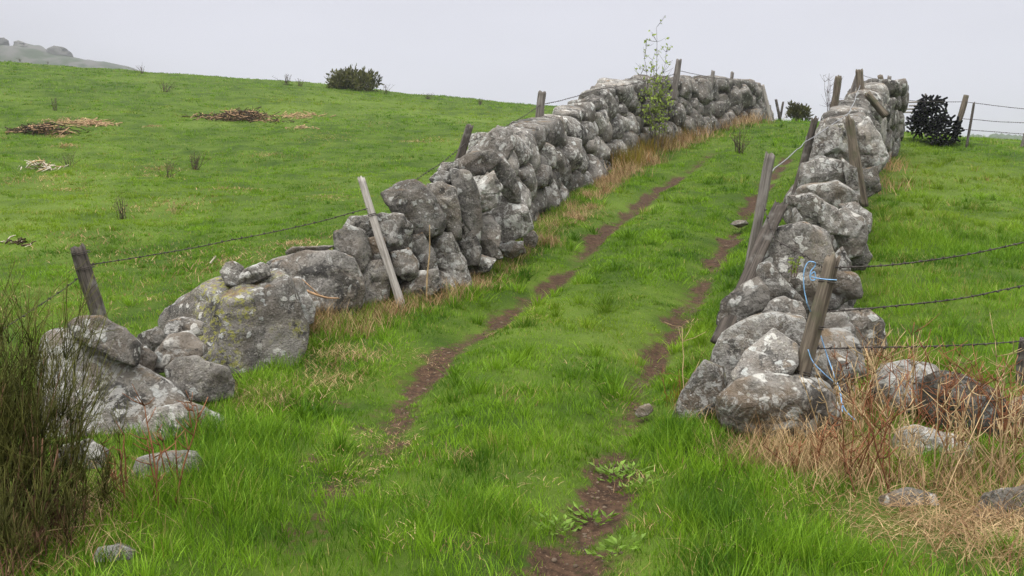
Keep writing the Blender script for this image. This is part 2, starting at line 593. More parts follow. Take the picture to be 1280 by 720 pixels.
def ico(sub):
    if sub not in _ico:
        import bmesh
        bm = bmesh.new()
        bmesh.ops.create_icosphere(bm, subdivisions=sub, radius=1)
        v = np.array([x.co[:] for x in bm.verts]); f = np.array([[y.index for y in x.verts] for x in bm.faces], np.int32)
        bm.free()
        _ico[sub] = (v / np.linalg.norm(v, axis=1, keepdims=True), f)
    return _ico[sub]


def stone_shape(planes, sub, p=10.0, rough=1.0, size=.5, seed=0):
    """rounded polytope: planes = rows (nx,ny,nz,h); returns verts, tris"""
    d, f = ico(sub)
    pl = np.asarray(planes, float)
    n = pl[:, :3] / np.linalg.norm(pl[:, :3], axis=1, keepdims=True)
    h = np.maximum(pl[:, 3], .02)
    q = np.maximum(d @ n.T, 0) / h
    r = (q ** p).sum(1) ** (-1.0 / p)
    r = np.minimum(r, 2.2 * size)
    V = d * r[:, None]
    o = np.array([seed * 13.7, seed * 3.1, seed * 7.9])
    s = size
    k = noise3(V / (s * .9) + o, 1) * .030 * s
    k = k + noise3(V / (s * .38) + o, 2) * .028 * s
    c = np.abs(noise3(V / (s * .75) + o, 3))
    k = k - np.clip(.09 - c, 0, 1) * .75 * s * rough
    k = k + noise3(V / .11 + o, 4) * .012 * rough
    if sub >= 5:
        k = k + noise3(V / .05 + o, 5) * .006 * rough
        k = k + np.abs(noise3(V / .17 + o, 6)) * .016 * rough
    V = V + d * k[:, None]
    return V, f


def stone_obj(name, planes, center, parent=None, sub=4, p=10.0, size=.5, seed=0, rough=1.0, tint=1.0, yellow=0.0, brown=.3):
    V, f = stone_shape(planes, sub, p, rough, size, seed)
    o = new_obj(name, V, tris=f, mat=M["stone"], parent=parent)
    c = np.asarray(center, float)
    if parent:
        c = c - np.array(parent.location)
    o.location = c
    o.color = (tint, yellow, brown, 1)
    return o


_sid = [100]


def pstone(name, poly, Y, thick=None, parent=None, p=None, seed=None, tint=None, yellow=0.05, brown=.35, tilt=.25, sub=5, face=None, rough=1.0):
    """a boulder whose outline follows a photo outline at distance Y; real thickness along the view"""
    _sid[0] += 1
    seed = seed or _sid[0]
    rg = np.random.default_rng(seed)
    p = p or rg.uniform(40, 90)
    poly = np.array(poly, float)
    # signed orientation
    A = 0.5 * np.sum(poly[:, 0] * np.roll(poly[:, 1], -1) - np.roll(poly[:, 0], -1) * poly[:, 1])
    if A < 0:
        poly = poly[::-1]
    cu, cv = poly.mean(0)
    s = px(Y)
    q = np.stack([(poly[:, 0] - cu) * s, -(poly[:, 1] - cv) * s], 1)
    planes = []
    n = len(q)
    wid = np.ptp(q[:, 0]); hei = np.ptp(q[:, 1])
    size = .5 * math.sqrt(wid * hei)
    thick = thick or .85 * size * 1.15
    c3 = P(cu, cv, Y)
    Q3 = [P(x, y, Y) for x, y in poly]
    eye = np.array([0, 0, CZ])
    for i in range(n):
        a, b = Q3[i], Q3[(i + 1) % n]
        nn_ = np.cross(a - eye, b - eye)
        L = np.linalg.norm(nn_)
        if L < 1e-7:
            continue
        nn_ = nn_ / L
        h = nn_ @ (a - c3)
        if h < 0:
            nn_, h = -nn_, -h
        planes.append((*nn_, h * 1.075 + .004))
        bk = nn_ * .75 + np.array([0, .66, 0])
        planes.append((*bk, (h * .75 + thick * .55) / 1.0))
        if rg.random() < .55:
            k_ = rg.uniform(.35, .8)
            ch = nn_ * k_ + np.array([rg.uniform(-tilt, tilt) * .5, -math.sqrt(1 - k_ * k_), 0])
            planes.append((*ch, h * k_ + thick * math.sqrt(1 - k_ * k_) * rg.uniform(.45, .75)))
    planes.append((rg.uniform(-.25, .25), -1, rg.uniform(-.1, .35), thick * rg.uniform(.85, 1)))
    planes.append((rg.uniform(-.2, .2), 1, rg.uniform(-.2, .2), thick))
    for fc in (face or []):
        planes.append(fc)
    c = c3
    return stone_obj(name, planes, c, parent, sub, p, size, seed, rough, tint or rg.uniform(.75, 1.2), yellow, brown)


def gy(u, v):
    return Gb(u, v)[1]


# ---- procedural stretch of dry stone wall: rounded Voronoi stones following a path
def wall_run(path, heights, thick, seed, smin=.30, smax=.56, s_from=0.0, batter=.13):
    """path: (n,2) front foot line, heights per point, wall lies to the left of the walking direction.
    yields (center, planes, size, sub-distance)"""
    rg = np.random.default_rng(seed)
    path = np.asarray(path, float)
    seg = np.hypot(*np.diff(path, axis=0).T)
    S = np.concatenate([[0], np.cumsum(seg)])
    L = S[-1]

    def at(s):
        x = np.interp(s, S, path[:, 0]); y = np.interp(s, S, path[:, 1])
        s2 = np.clip(s, .3, L - .3)
        x1 = np.interp(s2 - .3, S, path[:, 0]); x2 = np.interp(s2 + .3, S, path[:, 0])
        y1 = np.interp(s2 - .3, S, path[:, 1]); y2 = np.interp(s2 + .3, S, path[:, 1])
        t = np.array([x2 - x1, y2 - y1]); t /= np.linalg.norm(t)
        return np.array([x, y]), t

    def Hs(s):
        return np.interp(s, S, heights)
    seeds = []
    tries = 0
    while tries < 14000:
        tries += 1
        s = rg.uniform(s_from, L)
        Hh = Hs(s)
        h = rg.uniform(-.02, Hh - .10)
        f = 1 - .35 * h / max(Hh, .3)
        r = rg.uniform(smin, smax) * f * (1.25 if rg.random() < .12 else 1)
        ok = True
        for (a, b, c) in seeds:
            dm = .5 * (r + c)
            if (a - s) ** 2 * .8 + (b - h) ** 2 * 1.35 < dm * dm * 1.0:
                ok = False
                break
        if ok:
            seeds.append((s, h, r))
    seeds = np.array(seeds)
    out = []
    for i, (s, h, r) in enumerate(seeds):
        d = seeds[:, :2] - np.array([s, h])
        dist = np.hypot(d[:, 0], d[:, 1])
        o = np.argsort(dist)[1:14]
        planes = []
        pos, tan = at(s)
        nor = np.array([tan[1], -tan[0]])        # towards the track side (right of direction)
        T3 = np.array([tan[0], tan[1], 0]); N3 = np.array([nor[0], nor[1], 0]); Z3 = np.array([0, 0, 1.0])
        for j in o:
            e = d[j] / dist[j]
            w = r / (r + seeds[j, 2])
            hh = dist[j] * w * .93
            jt = rg.uniform(-.22, .22)
            n3 = T3 * e[0] + Z3 * e[1] + N3 * jt
            planes.append((*n3, hh + .004))
        Hh = Hs(s)
        top = min(.42, max(.12, Hh - h)) * rg.uniform(.8, 1.15)
        planes.append((*(Z3 + T3 * rg.uniform(-.3, .3) + N3 * rg.uniform(-.15, .25)), top))
        planes.append((*(-Z3), min(.45, h + .22)))
        for sg in (-1, 1):
            planes.append((*(T3 * sg), .62 * rg.uniform(.8, 1)))
        th = thick * rg.uniform(.42, .56)
        fr = th + rg.uniform(-.07, .09)
        planes.append((*(N3 + T3 * rg.uniform(-.35, .35) + Z3 * rg.uniform(-.1, .4)), fr))
        planes.append((*(-N3 + T3 * rg.uniform(-.2, .2)), th))
        for _ in range(5):
            e = rg.uniform(0, 2 * math.pi)
            planes.append((*(N3 * .75 + (T3 * math.cos(e) + Z3 * math.sin(e)) * .66), fr * .75 + r * rg.uniform(.10, .34)))
        cxy = pos - nor * (thick * .5 + batter * h - rg.uniform(-.04, .08))
        z = base_z(pos[0], pos[1])
        out.append((np.array([cxy[0], cxy[1], float(z) + h]), planes, r * .5, seed * 1000 + i))
    return out, at, L


def build_wall_stones(items, parent, keep, name="stone"):
    """nearest items become parts, the rest one mesh"""
    items = sorted(items, key=lambda it: it[0][1])
    rest_v, rest_f, nn = [], [], 0
    for k, (c, planes, size, seed) in enumerate(items):
        rg = np.random.default_rng(seed + 5)
        sz = size * F / max(c[1], 1)
        sub = 5 if sz > 24 else 4 if sz > 8 else 3
        pp = rg.uniform(45, 110)
        if k < keep:
            stone_obj(name, planes, c, parent, sub, pp, size, seed % 997, 1.0, rg.uniform(.72, 1.38), .06 * rg.random(), rg.uniform(.1, .5))
        else:
            V, f = stone_shape(planes, sub, pp, 1.0, size, seed % 997)
            rest_v.append(V + c - np.array(parent.location)); rest_f.append(f + nn); nn += len(V)
    return rest_v, rest_f, nn


def rubble(at, L, heights_fn, thick, n, seed, s0=0.0):
    rg = np.random.default_rng(seed)
    vs, fs, nn = [], [], 0
    for _ in range(n):
        s = rg.uniform(s0, L)
        H = heights_fn(s)
        h = rg.uniform(-.05, max(.1, H - .28))
        pos, tan = at(s)
        nor = np.array([tan[1], -tan[0]])
        r = rg.uniform(.09, .19)
        dirs = rg.normal(size=(9, 3))
        planes = [(*d, r * rg.uniform(.7, 1.1)) for d in dirs]
        planes += [(*d, r) for d in np.vstack([np.eye(3), -np.eye(3)])]
        V, f = stone_shape(planes, 3, 9, 1.0, r, int(rg.integers(900)))
        t = thick * rg.uniform(.30, .85) + .13 * h
        c = np.array([*(pos - nor * t), float(base_z(pos[0], pos[1])) + h])
        vs.append(V + c); fs.append(f + nn); nn += len(V)
    return vs, fs, nn


# ------------------------------------------------------------------ LEFT WALL
LW = [  # u, base v, top v
    (560, 356, 212), (600, 332, 196), (640, 305, 168), (672, 283, 150), (705, 256, 138), (740, 230, 112), (770, 212, 100), (800, 199, 96), (840, 183, 97), (880, 170, 92),
    (920, 158, 100), (950, 153, 113), (985, 150, 127)]
lw_pts = [Gb(u, v) for u, v, _ in LW]
lw_path = [p[:2] for p in lw_pts]
TOPLINE = np.array([(380, 312), (420, 288), (455, 270), (480, 243), (505, 230), (540, 222), (560, 206), (590, 190), (620, 166), (640, 161), (660, 151), (700, 139), (740, 114), (768, 98), (800, 96),
                    (840, 96), (880, 92), (920, 100), (950, 113), (985, 127)], float)
_tg = np.gradient(np.array(lw_path), axis=0); _tg /= np.linalg.norm(_tg, axis=1, keepdims=True)
lw_h = []
for p, t in zip(lw_pts, _tg):
    c = p[:2] - np.array([t[1], -t[0]]) * .60
    uc = 640 + F * c[0] / c[1]
    lw_h.append(P(uc, np.interp(uc, TOPLINE[:, 0], TOPLINE[:, 1]), c[1])[2] - p[2] - .04)
print("wall heights", [round(float(h), 2) for h in lw_h])
LW_ROOT = empty("dry_stone_wall", tuple(Gb(470, 385)))
tag(LW_ROOT, "long dry stone wall of grey lichened boulders climbing on the left side of the rutted track", "wall")
L_MAN = [  # outline, base pixel for the distance, extra
    ([(430, 284), (440, 273), (462, 270), (476, 288), (462, 300), (445, 292)], 10.1, {}),
    ([(420, 292), (440, 285), (455, 292), (463, 322), (452, 340), (440, 338), (420, 318)], 9.7, dict(tint=.8)),
    ([(460, 300), (480, 299), (484, 325), (463, 327)], 9.85, dict(brown=.9, yellow=.5)),
    ([(462, 275), (480, 269), (503, 271), (512, 284), (512, 300), (503, 313), (485, 313), (473, 298)], 10.0, dict(yellow=.25)),
    ([(470, 253), (480, 243), (505, 230), (518, 227), (532, 236), (545, 255), (555, 275), (550, 291), (535, 294), (513, 295), (503, 280), (482, 265)], 10.5, dict(tint=.72)),
    ([(530, 236), (552, 229), (568, 238), (573, 265), (575, 296), (560, 298), (550, 282), (543, 258)], 10.8, {}),
    ([(448, 338), (462, 328), (482, 327), (488, 345), (484, 372), (465, 382), (448, 378)], 9.7, dict(tint=1.1)),
    ([(490, 316), (510, 313), (522, 330), (520, 345), (510, 349), (498, 342)], 9.9, dict(brown=.9, tint=.85)),
    ([(510, 300), (528, 293), (540, 312), (546, 336), (530, 340), (518, 325)], 10.3, {}),
    ([(503, 357), (518, 342), (545, 338), (550, 360), (522, 380), (503, 374)], 10.0, dict(tint=1.1)),
    ([(536, 310), (545, 292), (570, 294), (581, 330), (590, 350), (586, 360), (560, 352), (544, 337)], 10.7, dict(tint=1.05)),
    ([(485, 312), (495, 300), (512, 300), (514, 314), (500, 320)], 10.05, {}),
    ([(553, 237), (566, 214), (588, 220), (598, 245), (601, 280), (598, 310), (585, 306), (576, 270)], 11.2, dict(tint=.75)),
    ([(563, 207), (590, 192), (615, 189), (626, 200), (604, 217), (575, 219)], 11.7, {}),
    ([(586, 240), (600, 228), (616, 216), (626, 235), (618, 257), (600, 264)], 11.5, dict(tint=1.25)),
    ([(606, 207), (630, 199), (641, 215), (649, 240), (648, 251), (632, 250), (618, 225)], 12.1, dict(tint=.9)),
    ([(620, 257), (630, 243), (650, 247), (659, 265), (664, 285), (650, 294), (628, 306), (615, 292), (610, 270)], 12.2, dict(tint=1.3, brown=.1)),
    ([(594, 278), (610, 270), (625, 285), (622, 307), (605, 311), (596, 300)], 11.5, dict(tint=1.1)),
    ([(594, 303), (613, 300), (628, 322), (606, 324)], 11.4, {}),
    ([(625, 306), (652, 303), (655, 316), (640, 321), (628, 318)], 11.9, dict(brown=.8)),
    ([(594, 190), (608, 172), (622, 159), (638, 166), (640, 185), (633, 198), (610, 199)], 12.5, dict(tint=.95)),
    ([(547, 212), (553, 204), (570, 203), (573, 213), (560, 217)], 11.5, dict(tint=1.2)),
    ([(538, 224), (550, 214), (568, 217), (570, 230), (548, 234)], 11.2, {}),
    ([(356, 317), (370, 309), (412, 308), (430, 300), (440, 315), (412, 320)], 9.7, dict(brown=.7)),
    ([(575, 300), (590, 290), (600, 310), (597, 330), (580, 330)], 11.0, {}),
    ([(585, 330), (600, 318), (618, 325), (610, 338), (590, 343)], 11.2, dict(tint=1.1)),
    ([(655, 296), (664, 288), (672, 296), (668, 308), (658, 307)], 12.9, dict(tint=1.2)),
    ([(545, 338), (562, 345), (570, 362), (548, 368)], 10.4, {}),
    ([(480, 322), (496, 318), (500, 345), (486, 350)], 10.1, dict(tint=.8)),
]
for poly, Y, kw in L_MAN:
    pstone("stone", poly, Y, parent=LW_ROOT, **kw)
items, lw_at, lw_L = wall_run(lw_path, lw_h, .85, 21, .36, .66)
s_start = 1.7
items = [it for it in items if not (it[0][1] < 12.9 and it[0][2] > -9 and np.dot(it[0][:2] - np.array(lw_path[0]), [1, 0]) < 0.95)]
keepn = 100 - len(L_MAN)
rv, rf, rn = build_wall_stones(items, LW_ROOT, keepn)
lw_S = np.concatenate([[0], np.cumsum(np.hypot(*np.diff(np.array(lw_path), axis=0).T))])
vs, fs, nn = rubble(lw_at, lw_L, lambda s: np.interp(s, lw_S, lw_h), .85, 330, 5)
o = np.array(LW_ROOT.location)
V = np.concatenate(rv + [v - o for v in vs]); Fc = np.concatenate(rf + [f + rn for f in fs])
so = new_obj("far_stones", V, tris=Fc, mat=M["stone"], parent=LW_ROOT)
so.color = (.95, .05, .3, 1); so["kind"] = "stuff"

# ------------------------------------------------------------------ RIGHT WALL
RWP = [(1.95, 6.4), (2.45, 8.2), (3.05, 10.2), (3.7, 12.0), (4.55, 14.2), (5.5, 16.4), (6.6, 19.0), (7.9, 21.6), (9.2, 24.2)]
RW_ROOT = empty("dry_stone_wall", (2.3, 7.5, float(base_z(2.3, 7.5))))
tag(RW_ROOT, "shorter dry stone wall seen end-on along the right side of the track, topped with crooked posts", "wall")
R_MAN = [
    ([(843, 522), (855, 490), (880, 455), (902, 462), (908, 500), (897, 528), (860, 530)], 6.35, dict(tint=.8, brown=.7, yellow=1.0)),
    ([(893, 452), (905, 420), (930, 405), (960, 395), (1000, 400), (1006, 430), (995, 452), (955, 475), (910, 480), (890, 470)], 6.75, dict(tint=1.0)),
    ([(953, 397), (965, 378), (980, 373), (1000, 379), (1006, 398), (980, 404)], 7.0, dict(tint=1.05)),
    ([(900, 402), (905, 378), (930, 355), (945, 350), (960, 368), (960, 388), (930, 412), (908, 414)], 7.3, dict(tint=.75)),
    ([(943, 342), (950, 310), (970, 290), (1005, 284), (1030, 297), (1038, 320), (1036, 350), (1024, 382), (990, 390), (962, 384), (948, 362)], 7.7, dict(tint=1.15, brown=.5, yellow=.1)),
    ([(976, 284), (973, 262), (985, 249), (1015, 246), (1045, 262), (1058, 288), (1062, 312), (1040, 320), (1024, 298), (1000, 287)], 8.9, dict(tint=1.1)),
    ([(1040, 272), (1058, 262), (1078, 275), (1083, 292), (1076, 316), (1058, 322), (1048, 300)], 9.1, dict(tint=.9)),
    ([(1050, 258), (1070, 255), (1087, 268), (1087, 288), (1072, 298)], 9.6, dict(tint=1.05)),
    ([(996, 244), (1003, 234), (1045, 229), (1064, 239), (1071, 255), (1065, 267), (1045, 264), (1003, 252)], 10.2, dict(brown=.6, tint=.95)),
    ([(999, 233), (1004, 206), (1030, 199), (1053, 203), (1059, 224), (1042, 231), (1010, 235)], 11.4, dict(tint=.95)),
    ([(1053, 200), (1070, 213), (1075, 252), (1062, 245)], 11.3, {}),
    ([(1006, 207), (1015, 180), (1028, 160), (1052, 157), (1061, 185), (1059, 202), (1030, 205)], 12.8, dict(yellow=.2)),
    ([(1064, 166), (1085, 149), (1100, 173), (1109, 195), (1096, 216), (1078, 227), (1067, 195)], 13.3, dict(tint=1.05)),
    ([(1073, 216), (1096, 209), (1099, 236), (1085, 245), (1073, 240)], 12.6, dict(tint=.85)),
    ([(1034, 330), (1052, 312), (1062, 330), (1058, 372), (1040, 390), (1026, 380)], 8.3, dict(brown=.6)),
    ([(1040, 385), (1062, 340), (1070, 360), (1062, 395)], 8.7, {}),
    ([(945, 360), (962, 384), (985, 390), (1010, 388), (1020, 400), (960, 402), (940, 385)], 7.3, {}),
    ([(985, 475), (1003, 440), (1025, 430), (1034, 470), (1020, 490)], 6.9, dict(brown=.8)),
    ([(1060, 300), (1078, 300), (1088, 320), (1080, 335), (1062, 335)], 9.3, {}),
    ([(1056, 158), (1066, 150), (1074, 170), (1066, 200), (1058, 190)], 13.2, dict(tint=.7)),
]
for poly, Y, kw in R_MAN:
    pstone("stone", poly, Y, parent=RW_ROOT, **kw)
rw_path = np.array(RWP[4:]) + np.array([-.25, 0.15])
# front foot line runs on the left of the wall: walk it backwards so the wall lies on its left
rw_h = [1.35, 1.5, 1.62, 1.68, 1.6]
items, rw_at, rw_L = wall_run(rw_path[::-1] + np.array([-.3, 0]), rw_h[::-1], .85, 33)
items2 = []
for (c, pl, sz, sd) in items:
    items2.append((c, pl, sz, sd))
rv, rf, rn = build_wall_stones(items2, RW_ROOT, 100 - len(R_MAN))
b = (rw_path[::-1] + np.array([-.3, 0]))
rw_S = np.concatenate([[0], np.cumsum(np.hypot(*np.diff(b, axis=0).T))])
vs, fs, nn = rubble(rw_at, rw_L, lambda s: np.interp(s, rw_S, rw_h[::-1]), .85, 90, 6)
o = np.array(RW_ROOT.location)
if vs:
    V = np.concatenate(rv + [v - o for v in vs]); Fc = np.concatenate(rf + [f + rn for f in fs])
    so = new_obj("infill_stones", V, tris=Fc, mat=M["stone"], parent=RW_ROOT)
    so.color = (.9, .05, .3, 1); so["kind"] = "stuff"

def near_rubble(path, hts, thick, n, seed, root):
    _, at2, L2 = wall_run(path, hts, thick, seed, 5, 6)
    S2 = np.concatenate([[0], np.cumsum(np.hypot(*np.diff(np.array(path), axis=0).T))])
    vs, fs, nn = rubble(at2, L2, lambda q: np.interp(q, S2, hts), thick, n, seed)
    o2 = new_obj("infill_stones", np.concatenate(vs) - np.array(root.location), tris=np.concatenate(fs), mat=M["stone"], parent=root)
    o2.color = (.8, .05, .4, 1); o2["kind"] = "stuff"
near_rubble([Gb(450, 388)[:2], Gb(505, 378)[:2], Gb(560, 356)[:2], Gb(600, 332)[:2]], [.62, .85, 1.0, 1.05], .75, 80, 71, LW_ROOT)
near_rubble([np.array(p) + np.array([-.38, .05]) for p in RWP[:5]][::-1], [1.15, 1.1, .95, .75, .35], .8, 120, 72, RW_ROOT)

# ------------------------------------------------------------------ loose boulders (each one a thing)
LOOSE = [
    ("boulder", [(58, 428), (68, 419), (92, 417), (160, 452), (215, 482), (236, 512), (240, 560), (150, 580), (70, 575), (52, 520)], 6.3, dict(thick=.55, tint=.85, brown=.6, rough=.35, face=[(.10, -.80, .60, .37)]),
     "broad pale sloping granite slab lying behind the broom bush at the left end", "boulder"),
    ("boulder", [(170, 548), (195, 515), (235, 507), (268, 518), (288, 542), (284, 575), (180, 580)], 5.95, dict(thick=.35, tint=1.15, brown=.4),
     "low pale stone sunk in tall grass against the foot of the broad slab", "boulder"),
    ("boulder", [(90, 406), (104, 398), (125, 397), (155, 413), (171, 430), (166, 453), (140, 447), (94, 419)], 6.15, dict(thick=.22, tint=.85, brown=.5),
     "dark tapered stone lying along the top edge of the broad slab", "stone"),
    ("boulder", [(169, 436), (175, 420), (195, 411), (208, 420), (204, 440), (190, 453), (175, 445)], 7.05, dict(tint=.75, brown=.4),
     "dark stone wedged between the tapered slab-top stone and the huge boulder", "stone"),
    ("small_stone", [(165, 456), (168, 440), (182, 436), (193, 447), (189, 462), (172, 462)], 6.35, dict(tint=.85, brown=.5),
     "smallest stone of the heap beside the huge boulder, nestled on the slab edge", "stone"),
    ("boulder", [(188, 463), (197, 440), (212, 421), (235, 419), (255, 433), (257, 448), (232, 455), (206, 470), (193, 470)], 6.55, dict(tint=.8, brown=.55),
     "brownish rounded stone propped at a slant against the huge boulder's left side", "stone"),
    ("boulder", [(212, 462), (222, 451), (245, 449), (280, 463), (290, 478), (288, 496), (240, 502), (220, 488)], 6.35, dict(tint=1.0, brown=.2),
     "grey pitted oblong stone lying in front of the huge boulder's lower left corner", "stone"),
    ("boulder", [(207, 413), (212, 402), (228, 399), (251, 405), (252, 418), (232, 423), (211, 422)], 6.95, dict(tint=.95, brown=.6),
     "flat grey stone resting above the brownish stone against the huge boulder", "stone"),
    ("boulder", [(202, 408), (206, 392), (230, 374), (275, 351), (320, 344), (345, 340), (359, 350), (369, 378), (380, 405), (377, 437), (366, 466), (330, 486), (298, 490), (262, 468), (222, 428)], 7.65,
     dict(thick=.62, tint=1.02, yellow=.9, brown=.25, seed=411, face=[(-.62, -.70, .35, .34), (.45, -.85, .12, .38), (-.15, -.35, .92, .36)]),
     "huge angular boulder with yellow lichen, largest stone near the track's left side", "boulder"),
    ("boulder", [(358, 350), (376, 349), (392, 385), (390, 400), (374, 404), (365, 372)], 8.2, dict(tint=.95, brown=.6),
     "narrow upright stone squeezed behind the huge yellow-lichened boulder's right edge", "stone"),
    ("boulder", [(333, 335), (350, 325), (385, 317), (420, 317), (438, 326), (451, 350), (453, 364), (447, 382), (430, 398), (395, 400), (375, 385), (352, 350)], 9.1, dict(thick=.5, tint=.95, brown=.45),
     "large rounded boulder just up the wall from the yellow-lichened one, stick lying across it", "boulder"),
    ("small_stone", [(277, 340), (283, 330), (291, 328), (303, 335), (307, 345), (296, 355), (283, 354)], 7.6, dict(brown=.95, tint=1.05),
     "small ochre stained stone on top of the huge boulder, left of a flatter one", "stone"),
    ("small_stone", [(297, 353), (307, 339), (325, 330), (335, 333), (337, 344), (320, 351), (303, 356)], 7.55, dict(brown=.35, tint=1.1),
     "small grey flattish stone on top of the huge boulder, leaning on an ochre stone", "stone"),
    ("boulder", [(168, 592), (178, 575), (205, 567), (240, 566), (252, 580), (235, 598), (185, 602)], 5.1, dict(thick=.2, tint=.95),
     "flat grey stone almost buried in grass behind the red stems at left", "stone"),
    ("boulder", [(70, 580), (80, 560), (110, 553), (130, 565), (125, 590), (85, 598)], 5.3, dict(thick=.2, tint=.8),
     "pale stone showing through the green broom stems below the broad slab", "stone"),
    ("small_stone", [(118, 700), (125, 686), (148, 682), (166, 690), (160, 706), (130, 710)], 4.12, dict(thick=.1, tint=.8, brown=.5),
     "little brownish stone on bare soil at the broom bush's foot", "stone"),
    ("boulder", [(903, 520), (901, 498), (925, 478), (960, 471), (1005, 474), (1032, 492), (1046, 515), (1042, 535), (1000, 545), (940, 542), (910, 534)], 6.1, dict(thick=.42, tint=1.0, brown=.75),
     "large brown-grey bottom boulder at the near end of the right wall, under the wedge stone", "boulder"),
    ("boulder", [(917, 466), (935, 440), (966, 413), (994, 432), (995, 456), (985, 469), (935, 479), (921, 476)], 6.1, dict(thick=.26, tint=1.35, brown=.25, rough=.4, face=[(-.2, -.62, .75, .085), (.05, -.95, -.28, .17)]),
     "pale wedge shaped cracked stone lying on the bottom boulder beside the leaning post", "stone"),
    ("boulder", [(1091, 480), (1105, 460), (1135, 452), (1165, 459), (1178, 472), (1164, 505), (1120, 518), (1094, 505)], 6.6, dict(tint=.95),
     "rounded pale lichened boulder at the right, left of the dark boulder in bracken", "boulder"),
    ("boulder", [(1153, 482), (1175, 466), (1200, 471), (1245, 491), (1258, 510), (1254, 537), (1225, 551), (1190, 543), (1168, 527), (1156, 510)], 6.2, dict(tint=.5, brown=.6),
     "dark angular boulder at right resting on a pale block among dead stems", "boulder"),
    ("boulder", [(1120, 552), (1128, 540), (1150, 535), (1190, 546), (1212, 560), (1207, 592), (1160, 602), (1126, 592)], 5.75, dict(tint=1.45, brown=.65),
     "pale buff block under the dark angular boulder among red dead stems", "stone"),
    ("boulder", [(1038, 402), (1055, 390), (1085, 387), (1101, 405), (1107, 432), (1080, 445), (1043, 438)], 7.9, dict(tint=1.0, brown=.6),
     "grey stone behind the leaning post on the field side with orange stems before it", "stone"),
    ("boulder", [(1098, 645), (1105, 622), (1135, 611), (1165, 619), (1178, 645)], 4.95, dict(thick=.22, tint=.9, brown=.9),
     "low flat stone half covered with straw below the pale buff block", "stone"),
    ("boulder", [(1254, 532), (1265, 505), (1285, 496), (1315, 515), (1310, 555), (1262, 560)], 6.2, dict(tint=.95, brown=.6),
     "grey-brown stone cut by the right picture edge behind red seed heads", "stone"),
    ("boulder", [(1212, 655), (1235, 620), (1290, 608), (1335, 635), (1330, 670), (1250, 672)], 4.9, dict(thick=.3, tint=.8, brown=.9),
     "low stone buried under grey matted straw at the right picture edge", "stone"),
    ("small_stone", [(796, 516), (800, 509), (810, 507), (815, 513), (810, 519), (800, 520)], 6.35, dict(tint=.75, brown=1.0),
     "single small stone lying in the right wheel rut near the wall end", "stone"),
    ("small_stone", [(915, 280), (919, 277), (931, 276), (935, 280), (926, 283)], 14.5, dict(tint=.95, brown=.8, thick=.09),
     "largest pale flat stone lying in the upper right wheel rut", "stone"),
    ("small_stone", [(764, 201), (768, 196), (775, 196), (777, 202), (770, 206)], 22.0, dict(tint=1.5),
     "small white stone at the foot of the left wall near the sapling", "stone"),
]
for name, poly, Y, kw, label, cat in LOOSE:
    ob = pstone(name, poly, Y, **kw)
    tag(ob, label, cat)

# ------------------------------------------------------------------ posts
def post(label, base, top, Y, wpx, mat, sides=12, flat=1.0, Ytop=None, seed=1, spike=.03, taper=.85, extra=.12, groove=.16, bend=0.0, name="fence_post", cat="fence post", group=None, wrap=False):
    rg = np.random.default_rng(seed)
    a = P(*base, Y); b = P(*top, Ytop or Y)
    d = b - a; L = np.linalg.norm(d); dn = d / L
    a = a - dn * extra
    L += extra
    r = wpx * .5 * px(Y)
    rings = max(10, int(L / .05))
    V = []
    ang = np.arange(sides) * 2 * math.pi / sides
    prof = 1 + groove * noise3(np.stack([np.cos(ang) * 1.9, np.sin(ang) * 1.9, np.full(sides, seed * 1.7)], -1), seed) * 1.5
    sq = (np.abs(np.cos(ang)) ** 5 + np.abs(np.sin(ang)) ** 5) ** (-1 / 5) if flat != 1.0 else np.ones(sides)
    for i in range(rings + 1):
        t = i / rings
        rr = r * (1 - (1 - taper) * t) * prof * sq
        wob = 1 + .10 * noise3(np.stack([np.cos(ang) * 1.2, np.sin(ang) * 1.2, np.full(sides, t * L * 5 + seed)], -1), seed + 3)
        wob = wob + .05 * noise3(np.stack([np.cos(ang) * 4, np.sin(ang) * 4, np.full(sides, t * L * 3 + seed)], -1), seed + 9)
        z = np.full(sides, t * L)
        if i == rings:
            z = z + rg.uniform(-spike, spike * .6, sides) * (1 + .0)
        ox = bend * math.sin(t * math.pi) + .006 * math.sin(t * 7 + seed)
        V.append(np.stack([np.cos(ang) * rr * wob + ox, np.sin(ang) * rr * wob * flat, z], -1))
    V = np.concatenate(V)
    fs = []
    for i in range(rings):
        for k in range(sides):
            k2 = (k + 1) % sides
            fs.append((i * sides + k, i * sides + k2, (i + 1) * sides + k2, (i + 1) * sides + k))
    V = np.vstack([V, [[0, 0, L - spike * .8], [0, 0, 0]]])
    tc, bc = len(V) - 2, len(V) - 1
    for k in range(sides):
        k2 = (k + 1) % sides
        fs.append((rings * sides + k, rings * sides + k2, tc))
        fs.append((k2, k, bc))
    o = new_obj(name, V, fs, mat)
    o.location = a
    o.rotation_mode = "QUATERNION"
    q = Vector(dn).to_track_quat("Z", "Y")
    o.rotation_quaternion = q @ Quaternion((0, 0, 1), rg.uniform(-.5, .5))
    tag(o, label, cat, group)
    if wrap:
        m = MB()
        for z0 in wrap:
            th = np.linspace(0, 2 * math.pi * 2, 30)
            m.tube(np.stack([np.cos(th) * r * 1.12, np.sin(th) * r * 1.12 * flat, z0 * L + th * .0025], -1), .0035, 4)
        m.build("wire_wrap", M["wire"], o)
    return o


